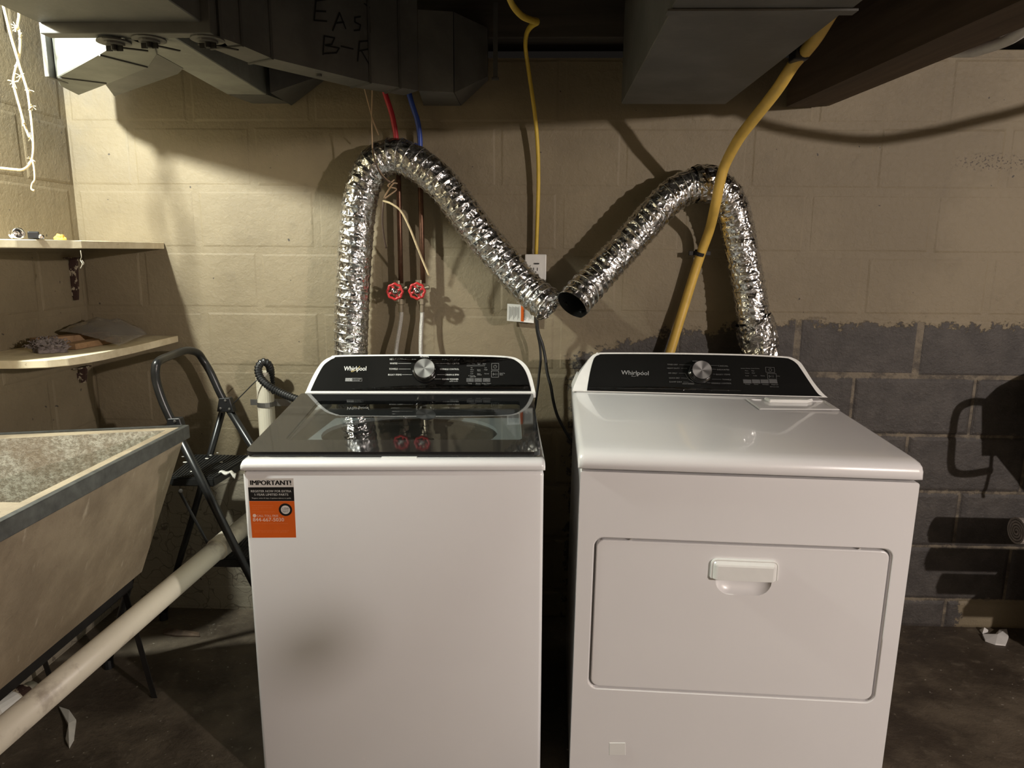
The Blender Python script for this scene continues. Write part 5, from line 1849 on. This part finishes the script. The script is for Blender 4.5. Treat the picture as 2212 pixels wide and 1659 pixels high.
# ================================================================== CORNER SHELVES
def shelf(label, z, pts, th):
    c = Vector((-1.4, 2.1, z))
    root = thing('corner_shelf', label, 'shelf', tuple(c))
    bm = BM()
    prism(bm, [Vector((x, y, z - th)) - c for x, y in pts], (0, 0, th))
    bmesh.ops.bevel(bm, geom=bm.edges[:], offset=0.002, segments=1, affect='EDGES')
    obj('shelf_board', bm, M['shelf'], root)
    return root, c
ZL, ZU = 1.032, 1.350
lpoly = [(-1.240, D - 0.002), (-1.241, 2.10), (-1.250, 1.96), (-1.262, 1.90), (-1.282, 1.845), (-1.315, 1.808), (-1.37, 1.79), (-1.46, 1.785), (XL + 0.002, 1.785), (XL + 0.002, D - 0.002)]
sh_l, cl = shelf('lower yellowed corner shelf with rounded front above the sink', ZL, lpoly, 0.022)
upoly = [(-1.262, D - 0.002), (-1.262, 1.93), (-1.275, 1.905), (-1.33, 1.77), (-1.40, 1.66), (XL + 0.002, 1.60), (XL + 0.002, D - 0.002)]
sh_u, cu = shelf('upper yellowed corner shelf with clipped front corner below the bulb', ZU, upoly, 0.022)
def bracket(root, c, px0, py0, px1, py1, Y, topz):
    a, b = atY(px0, py0, Y), atY(px1, py1, Y)
    bm = BM()
    w0, w1 = 0.011, 0.005
    loops = []
    for t_, wd in ((0, w0), (0.3, 0.010), (0.7, 0.0085), (1, w1)):
        p = a.lerp(b, t_) - c
        loops.append([p + Vector(v) for v in ((-wd, -0.006, 0), (wd, -0.006, 0), (wd, 0.006, 0), (-wd, 0.006, 0))])
    loft(bm, loops)
    d = Vector((0, D - Y, 0))
    box(bm, a - c + Vector((-0.010, -0.040, -0.004)), a - c + Vector((0.010, 0.03, 0.0)), 0.001)
    box(bm, Vector((XL + 0.0005, Y - 0.004, b.z + 0.01)) - c, Vector((a.x - 0.004, Y + 0.004, a.z - 0.02)) - c)
    obj('bracket', bm, M['rust'], root)
bracket(sh_u, cu, 159, 556, 165, 648, 2.30, ZU)
bracket(sh_l, cl, 180, 792, 181, 826, 2.28, ZL)

# things on the shelves
def lump(nm, label, cat, c, sx, sy, sz, mat, seed, fr=9.0, amp=0.45, kind=None, seg=20):
    bm = BM()
    bmesh.ops.create_icosphere(bm, subdivisions=4, radius=1.0)
    for v in bm.verts:
        n_ = v.co.normalized()
        k = 1 + amp * noise.noise(n_ * 1.8 + Vector((seed, 0, 0))) + amp * 0.45 * noise.noise(n_ * fr + Vector((0, seed, 0))) + amp * 0.25 * noise.noise(n_ * fr * 2.3)
        v.co = Vector((n_.x * sx * k, n_.y * sy * k, max(n_.z * sz * k, -sz * 0.45) + sz * 0.45))
    o = obj(nm, bm, mat, None, smooth='all', loc=c)
    return tag(o, label, cat, kind=kind)
lump('lint_clump', 'clump of grey dryer lint lying on the lower corner shelf', 'lint', atZ(107, 760, ZL + 0.001), 0.050, 0.030, 0.024, M['lint'], 3, 5, 0.55)
lt = bpy.data.objects['lint_clump']
bm = BM()
for k in range(150):
    a = random.uniform(0, 2 * PI); e_ = random.uniform(0.05, 1.4)
    d = Vector((math.cos(a) * math.cos(e_), math.sin(a) * math.cos(e_), math.sin(e_)))
    p0 = Vector((d.x * 0.050, d.y * 0.032, 0.010 + d.z * 0.024))
    q1 = p0 + d * 0.006 + Vector((random.uniform(-1, 1), random.uniform(-1, 1), random.uniform(-0.4, 1))) * 0.008
    q2 = q1 + Vector((random.uniform(-1, 1), random.uniform(-1, 1), random.uniform(-0.8, 0.6))) * 0.010
    q2.z = max(q2.z, 0.001); q1.z = max(q1.z, 0.001)
    tube(bm, [p0 * 0.9, q1, q2], 0.0011, 4)
tag(obj('lint_fibres', bm, M['lint'], lt), kind='stuff')
def plank(nm, label, a, b, wd, th, z):
    c = (a + b) / 2
    d = (b - a).normalized()
    bm = BM()
    obox(bm, Vector((0, 0, th / 2)), d, Vector((-d.y, d.x, 0)), Vector((0, 0, 1)), (b - a).length, wd, th, 0.002)
    o = obj(nm, bm, M['scrapwood'], None, loc=(c.x, c.y, z))
    return tag(o, label, 'wood')
plank('wood_offcut', 'dark wooden offcut leaning along the back of the lower shelf', Vector((-1.51, 2.03, 0)), Vector((-1.40, 2.22, 0)), 0.045, 0.028, ZL + 0.001)
plank('wood_offcut', 'orange brown wood block behind the lint on the lower shelf', atZ(150, 756, ZL) , atZ(215, 743, ZL) + Vector((0.02, 0.05, 0)), 0.045, 0.018, ZL + 0.001)
# plastic bag
bm = BM()
nx, ny = 26, 16
g_ = []
pA, pB, pC, pD = atZ(60, 718, ZL + 0.03), atZ(258, 750, ZL + 0.004), atZ(335, 716, ZL + 0.004), atZ(190, 690, ZL + 0.06)
pA.x = max(pA.x, XL + 0.03); pD.x = max(pD.x, XL + 0.06); pD.y = min(pD.y, D - 0.05)
bc_ = (pA + pB + pC + pD) / 4
bc_.z = ZL
for i in range(nx + 1):
    row = []
    for j in range(ny + 1):
        s_, t_ = i / nx, j / ny
        p = pA.lerp(pB, s_).lerp(pD.lerp(pC, s_), t_)
        bul = math.sin(s_ * PI) ** 0.7 * math.sin(t_ * PI) ** 0.7
        z = ZL + 0.034 + 0.026 * bul + 0.020 * noise.noise(Vector((s_ * 4, t_ * 4, 2))) * bul + 0.008 * abs(noise.noise(Vector((s_ * 11, t_ * 9, 8)))) - 0.026 * max(0, s_ - 0.35) / 0.65 + 0.02 * t_ * (1 - s_)
        row.append(bm.verts.new(Vector((min(p.x, -1.25 + 0.0 if p.y < 2.3 else p.x), min(p.y, D - 0.02), z)) - bc_))
    g_.append(row)
for i in range(nx):
    for j in range(ny):
        bm.faces.new((g_[i][j], g_[i + 1][j], g_[i + 1][j + 1], g_[i][j + 1]))
o = obj('plastic_bag', bm, M['bag'], None, smooth='all', loc=bc_)
tag(o, 'crumpled clear plastic bag spread over the lower corner shelf', 'bag')
# tap parts and sponge on the upper shelf
fz = ZU + 0.0005
fc = Vector((-1.345, 1.80, fz))
ff_ = thing('tap_spout', 'chrome tap fitting with open collar lying on the upper shelf at left edge', 'tap', tuple(fc))
bm = BM()
axx = Vector((0.8, -0.6, 0.05)).normalized()
lathe(bm, [(0.010, -0.015), (0.0145, -0.012), (0.0145, 0.010), (0.0115, 0.012), (0.0105, 0.002), (0.0105, -0.010), (0, -0.010)], 20, (0.0, 0, 0.0146), axx)
obj('collar', bm, M['chrome'], ff_, smooth='all')
bm = BM()
bmesh.ops.create_uvsphere(bm, u_segments=16, v_segments=10, radius=0.0135)
for v in bm.verts: v.co += Vector((-0.018, 0.012, 0.0136))
obj('ball_joint', bm, M['chrome'], ff_, smooth='all')
bm = BM()
obox(bm, (0.026, 0.022, 0.0105), Vector((0.8, 0.6, 0)), Vector((-0.6, 0.8, 0)), Vector((0, 0, 1)), 0.026, 0.018, 0.020, 0.003)
obj('lever_stub', bm, M['black_plastic'], ff_)
bm = BM()
lathe(bm, [(0.0, -0.006), (0.006, -0.006), (0.0065, 0.004), (0.004, 0.006), (0.004, 0.0)], 14, (0.044, 0.026, 0.0066), Vector((0.6, -0.8, 0)))
obj('washer_nut', bm, M['chrome'], ff_)
spc = atY(131, 528, 1.93)
lump('sponge_scrap', 'torn yellow sponge scrap on the upper shelf near the corner', 'sponge', (spc.x, spc.y, ZU), 0.015, 0.010, 0.011, M['sponge'], 12, 8, 0.35)

# ================================================================== HANGING TWINE
tw = thing('hanging_twine', 'frayed pale twine hanging in loops in front of the left wall', 'twine', tuple(atY(60, 370, 1.9)))
twl = tw.location.copy()
YT = 1.86
wirepart('strand', [(-3, -30, YT), (6, 8, YT), (14, 40, YT), (24, 80, YT), (36, 120, YT), (43, 145, YT), (52, 172, YT), (60, 200, YT), (65, 235, YT), (70, 280, YT), (72, 325, YT), (66, 352, YT), (50, 366, YT), (30, 366, YT), (0, 363, YT), (-40, 360, YT)], 0.0034, M['twine'], tw, twl)
wirepart('strand', [(31, 17, YT + .01), (39, 20, YT + .01), (41, 35, YT + .01), (38, 55, YT + .01), (43, 75, YT + .01), (43, 105, YT + .01), (40, 128, YT + .01), (33, 152, YT + .01), (29, 178, YT + .01), (35, 205, YT + .01), (45, 240, YT + .01), (53, 270, YT + .01), (64, 298, YT + .01)], 0.0032, M['twine'], tw, twl)
wirepart('strand', [(70, 345, YT), (74, 365, YT), (75, 388, YT), (70, 396, YT), (68, 408, YT), (74, 412, YT)], 0.0026, M['twine'], tw, twl)
bm = BM()
for (px, py) in ((30, 178), (36, 60), (48, 262), (66, 298), (68, 345), (38, 135), (42, 75), (70, 230), (64, 195), (45, 165)):
    c = atY(px, py, YT + 0.002) - twl
    for k in range(7):
        d = Vector((random.uniform(-1, 1), random.uniform(-1, 1), random.uniform(-1.2, 0.6))).normalized()
        tube(bm, [c, c + d * 0.007 + Vector((0, 0, 0.001)), c + d * random.uniform(0.010, 0.016)], 0.0009, 4)
tag(obj('frayed_fibres', bm, M['twine'], tw), kind='stuff')
# cobweb strand at the shelf edge
cwb = thing('cobweb_strand', 'pale dusty cobweb dangling from the upper shelf edge', 'cobweb', tuple(atY(174, 546, 1.9)))
wirepart('strand', [(174, 541, 1.90), (176, 555, 1.90), (174, 562, 1.905), (178, 570, 1.90), (174, 580, 1.90)], 0.0012, M['cobweb'], cwb, cwb.location.copy())
wirepart('strand', [(177, 562, 1.90), (181, 568, 1.90), (180, 572, 1.90)], 0.0009, M['cobweb'], cwb, cwb.location.copy())

# ================================================================== DEBRIS ON THE FLOOR
def scrap(nm, label, cat, pxs, mat, lift=0.0):
    P = [atZ(x, y, 0.0) for x, y in pxs]
    c = sum(P, Vector()) / len(P)
    bm = BM()
    top = [bm.verts.new(p - c + Vector((0, 0, 0.004 + 0.012 * abs(noise.noise(p * 25))))) for p in P]
    bot = [bm.verts.new(p - c + Vector((0, 0, 0.001))) for p in P]
    ctr = bm.verts.new((0, 0, 0.016))
    for i in range(len(P)):
        j = (i + 1) % len(P)
        bm.faces.new((top[i], top[j], ctr))
        bm.faces.new((bot[i], bot[j], top[j], top[i]))
    bm.faces.new(bot)
    return tag(obj(nm, bm, mat, None, loc=c), label, cat)
scrap('paper_scrap', 'torn white paper scrap on the floor at the right edge', 'paper', [(2122, 1374), (2150, 1372), (2158, 1364), (2174, 1364), (2178, 1380), (2172, 1396), (2150, 1394), (2128, 1386)], M['paper'])
scrap('plaster_chip', 'small pale plaster chip on the floor right of the dryer', 'debris', [(2116, 1362), (2128, 1359), (2134, 1366), (2122, 1370)], M['paper'])
scrap('wood_chip', 'dull brown wood scrap on the dark floor left of the washer', 'debris', [(352, 1364), (362, 1358), (372, 1360), (376, 1364), (430, 1368), (432, 1376), (380, 1376), (354, 1372)], M['beam'])
scrap('rubbish_scrap', 'pale torn scrap under the drain pipe near the sink leg', 'debris', [(128, 1530), (150, 1540), (165, 1560), (160, 1600), (150, 1618), (142, 1600), (148, 1570)], M['drip'])

# ================================================================== RIGHT EDGE: ROLLED MATTING AND WORKBENCH (mostly out of frame; they throw the shadows on the wall)
pz = cast(2101, 1290, 1.965).z - 0.0305
crate = thing('wooden_crate', 'wooden crate standing on the floor by the wall beyond the right edge', 'crate', (2.10, 2.06, 0))
nsl = 3
hh = pz / nsl
for k in range(nsl):
    for yy in (-0.145, 0.13):
        bm = BM()
        box(bm, (-0.28, yy, 0.002 + hh * k), (0.28, yy + 0.015, hh * (k + 1) - 0.004), 0.002)
        obj('slat', bm, M['joist'], crate)
for x in (-0.28, 0.265):
    bm = BM()
    box(bm, (x, -0.1295, 0.0), (x + 0.015, 0.1295, pz - 0.004), 0.002)
    obj('end_board', bm, M['joist'], crate)
def mat_roll(label, x0, x1, y, z, r, mat):
    """a rolled strip: spiral section swept along x"""
    root = thing('rolled_mat', label, 'mat', (x0, y, z - r), group=None)
    turns = 4.5
    n = 90
    loops = []
    th = 0.0065
    for (x) in (0.0, x1 - x0):
        o_, i_ = [], []
        for k in range(n + 1):
            a = 2 * PI * turns * k / n
            rr = r * (0.14 + 0.86 * k / n)
            o_.append((x, rr * math.cos(a), r + rr * math.sin(a)))
            i_.append((x, (rr - th) * math.cos(a), r + (rr - th) * math.sin(a)))
        loops.append(o_ + i_[::-1])
    bm = BM()
    L = [[bm.verts.new(p) for p in lp] for lp in loops]
    m_ = len(L[0])
    for i in range(m_):
        j = (i + 1) % m_
        bm.faces.new((L[0][i], L[0][j], L[1][j], L[1][i]))
    for lp in L:
        for k in range(n):
            bm.faces.new((lp[k], lp[k + 1], lp[m_ - 2 - k], lp[m_ - 1 - k]))
    obj('rolled_sheet', bm, mat, root)
    return root
ry = 2.10
w0_ = cast(2012, 1148, ry)
for px, py, yy, r_, lb in ((2014, 1146, 2.11, 0.047, 'rolled grey matting peeking in at the right edge, topmost roll'), (2006, 1209, 1.965, 0.0415, 'rolled grey matting, middle roll of the stack out of frame'), (2030, 1262, 1.965, 0.037, 'rolled grey matting, bottom roll of the stack out of frame')):
    p = cast(px, py, yy)
    mat_roll(lb, p.x, p.x + 0.8, yy, p.z, r_, M['cloth_roll'])
p = cast(2101, 1290, 1.965)
bm = BM()
box(bm, (0, -0.08, -0.030), (0.7, 0.28, 0.002), 0.003)
tag(obj('plank', bm, M['joist'], None, loc=p), 'dark plank under the rolled matting beyond the right edge', 'plank')
# bench with a clamp gripping its corner, beyond the frame
bz = cast(2150, 800, 2.1).z
wbp = [cast(*p, 2.1) for p in ((2118, 868), (2150, 838), (2212, 808), (2300, 770), (2300, 1120), (2212, 1062), (2150, 985), (2118, 985))]
bnch = thing('shelf_board', 'dark angled board fixed to the wall beyond the right edge, gripped by a clamp', 'board', tuple(wbp[0]))
bm = BM()
prism(bm, [p - wbp[0] for p in wbp], (0, 0.03, 0))
obj('board', bm, M['joist'], bnch)
bm = BM()
q = wbp[3] - wbp[0]
box(bm, q + Vector((0.0, 0.0, -0.30)), q + Vector((0.05, D - wbp[0].y - 0.003, 0.0)), 0.003)
obj('batten', bm, M['joist'], bnch)
clm = thing('bar_clamp', 'dark steel clamp gripping the angled board beyond the right edge', 'clamp', tuple(cast(2060, 950, 2.09)))
cll = clm.location.copy()
bm = BM()
tube(bm, [p - cll for p in smooth_path([cast(*p, 2.085) for p in ((2130, 870), (2100, 868), (2072, 880), (2060, 905), (2055, 950), (2052, 1000), (2060, 1020), (2090, 1024), (2140, 1016))], 5)], 0.0125, 8)
obj('clamp_frame', bm, M['iron'], clm)
bm = BM()
tube(bm, [cast(2140, 985, 2.085) - cll, cast(2138, 1010, 2.085) - cll, cast(2122, 1075, 2.085) - cll], 0.006, 8)
obj('clamp_screw', bm, M['iron'], clm)

# ================================================================== BARE BULBS (both out of frame)
def bulb(label, loc, top):
    m = bpy.data.materials.new('bulb_frost')
    root = thing('light_bulb', label, 'bulb', tuple(loc))
    bm = BM()
    lathe(bm, [(0.0155, 0.056), (0.017, 0.062), (0.021, 0.066), (0.021, 0.095), (0.006, 0.105), (0.0, 0.105)], 16)
    obj('lamp_holder', bm, M['white_plastic'], root)
    bm = BM()
    tube(bm, [Vector((0, 0, 0.104)), Vector((0, 0, top - loc.z))], 0.003, 6)
    obj('lamp_flex', bm, M['white_cable'], root)
    bm = BM()
    lathe(bm, [(0.0135, 0.034), (0.0135, 0.057), (0.0, 0.058)], 16)
    obj('screw_cap', bm, M['brass'], root)
bulb('bare bulb on a flex above the sink, just outside the left edge', LEFT_BULB, 2.24)
bulb('bare bulb on a flex far to the right, outside the frame', RIGHT_BULB, 2.24)

# unseen knob on a string, added to cast the blot on the washer's front
tgt = atY(660, 1395, 1.53)
kp = RIGHT_BULB + (tgt - RIGHT_BULB) * 0.30
pc_ = thing('blot_caster', 'unseen wooden knob on a string, added to shade the washer front', 'cord', tuple(kp))
bm = BM()
lathe(bm, [(0.0, -0.026), (0.013, -0.022), (0.020, -0.008), (0.019, 0.006), (0.011, 0.02), (0.004, 0.026), (0.0, 0.026)], 16)
obj('knob', bm, M['scrapwood'], pc_, smooth='all')
bm = BM()
tube(bm, [Vector((0, 0, 0.025)), Vector((0, 0, 0.4)), Vector((0, 0, 2.239 - kp.z))], 0.0015, 6)
obj('string', bm, M['white_cable'], pc_)
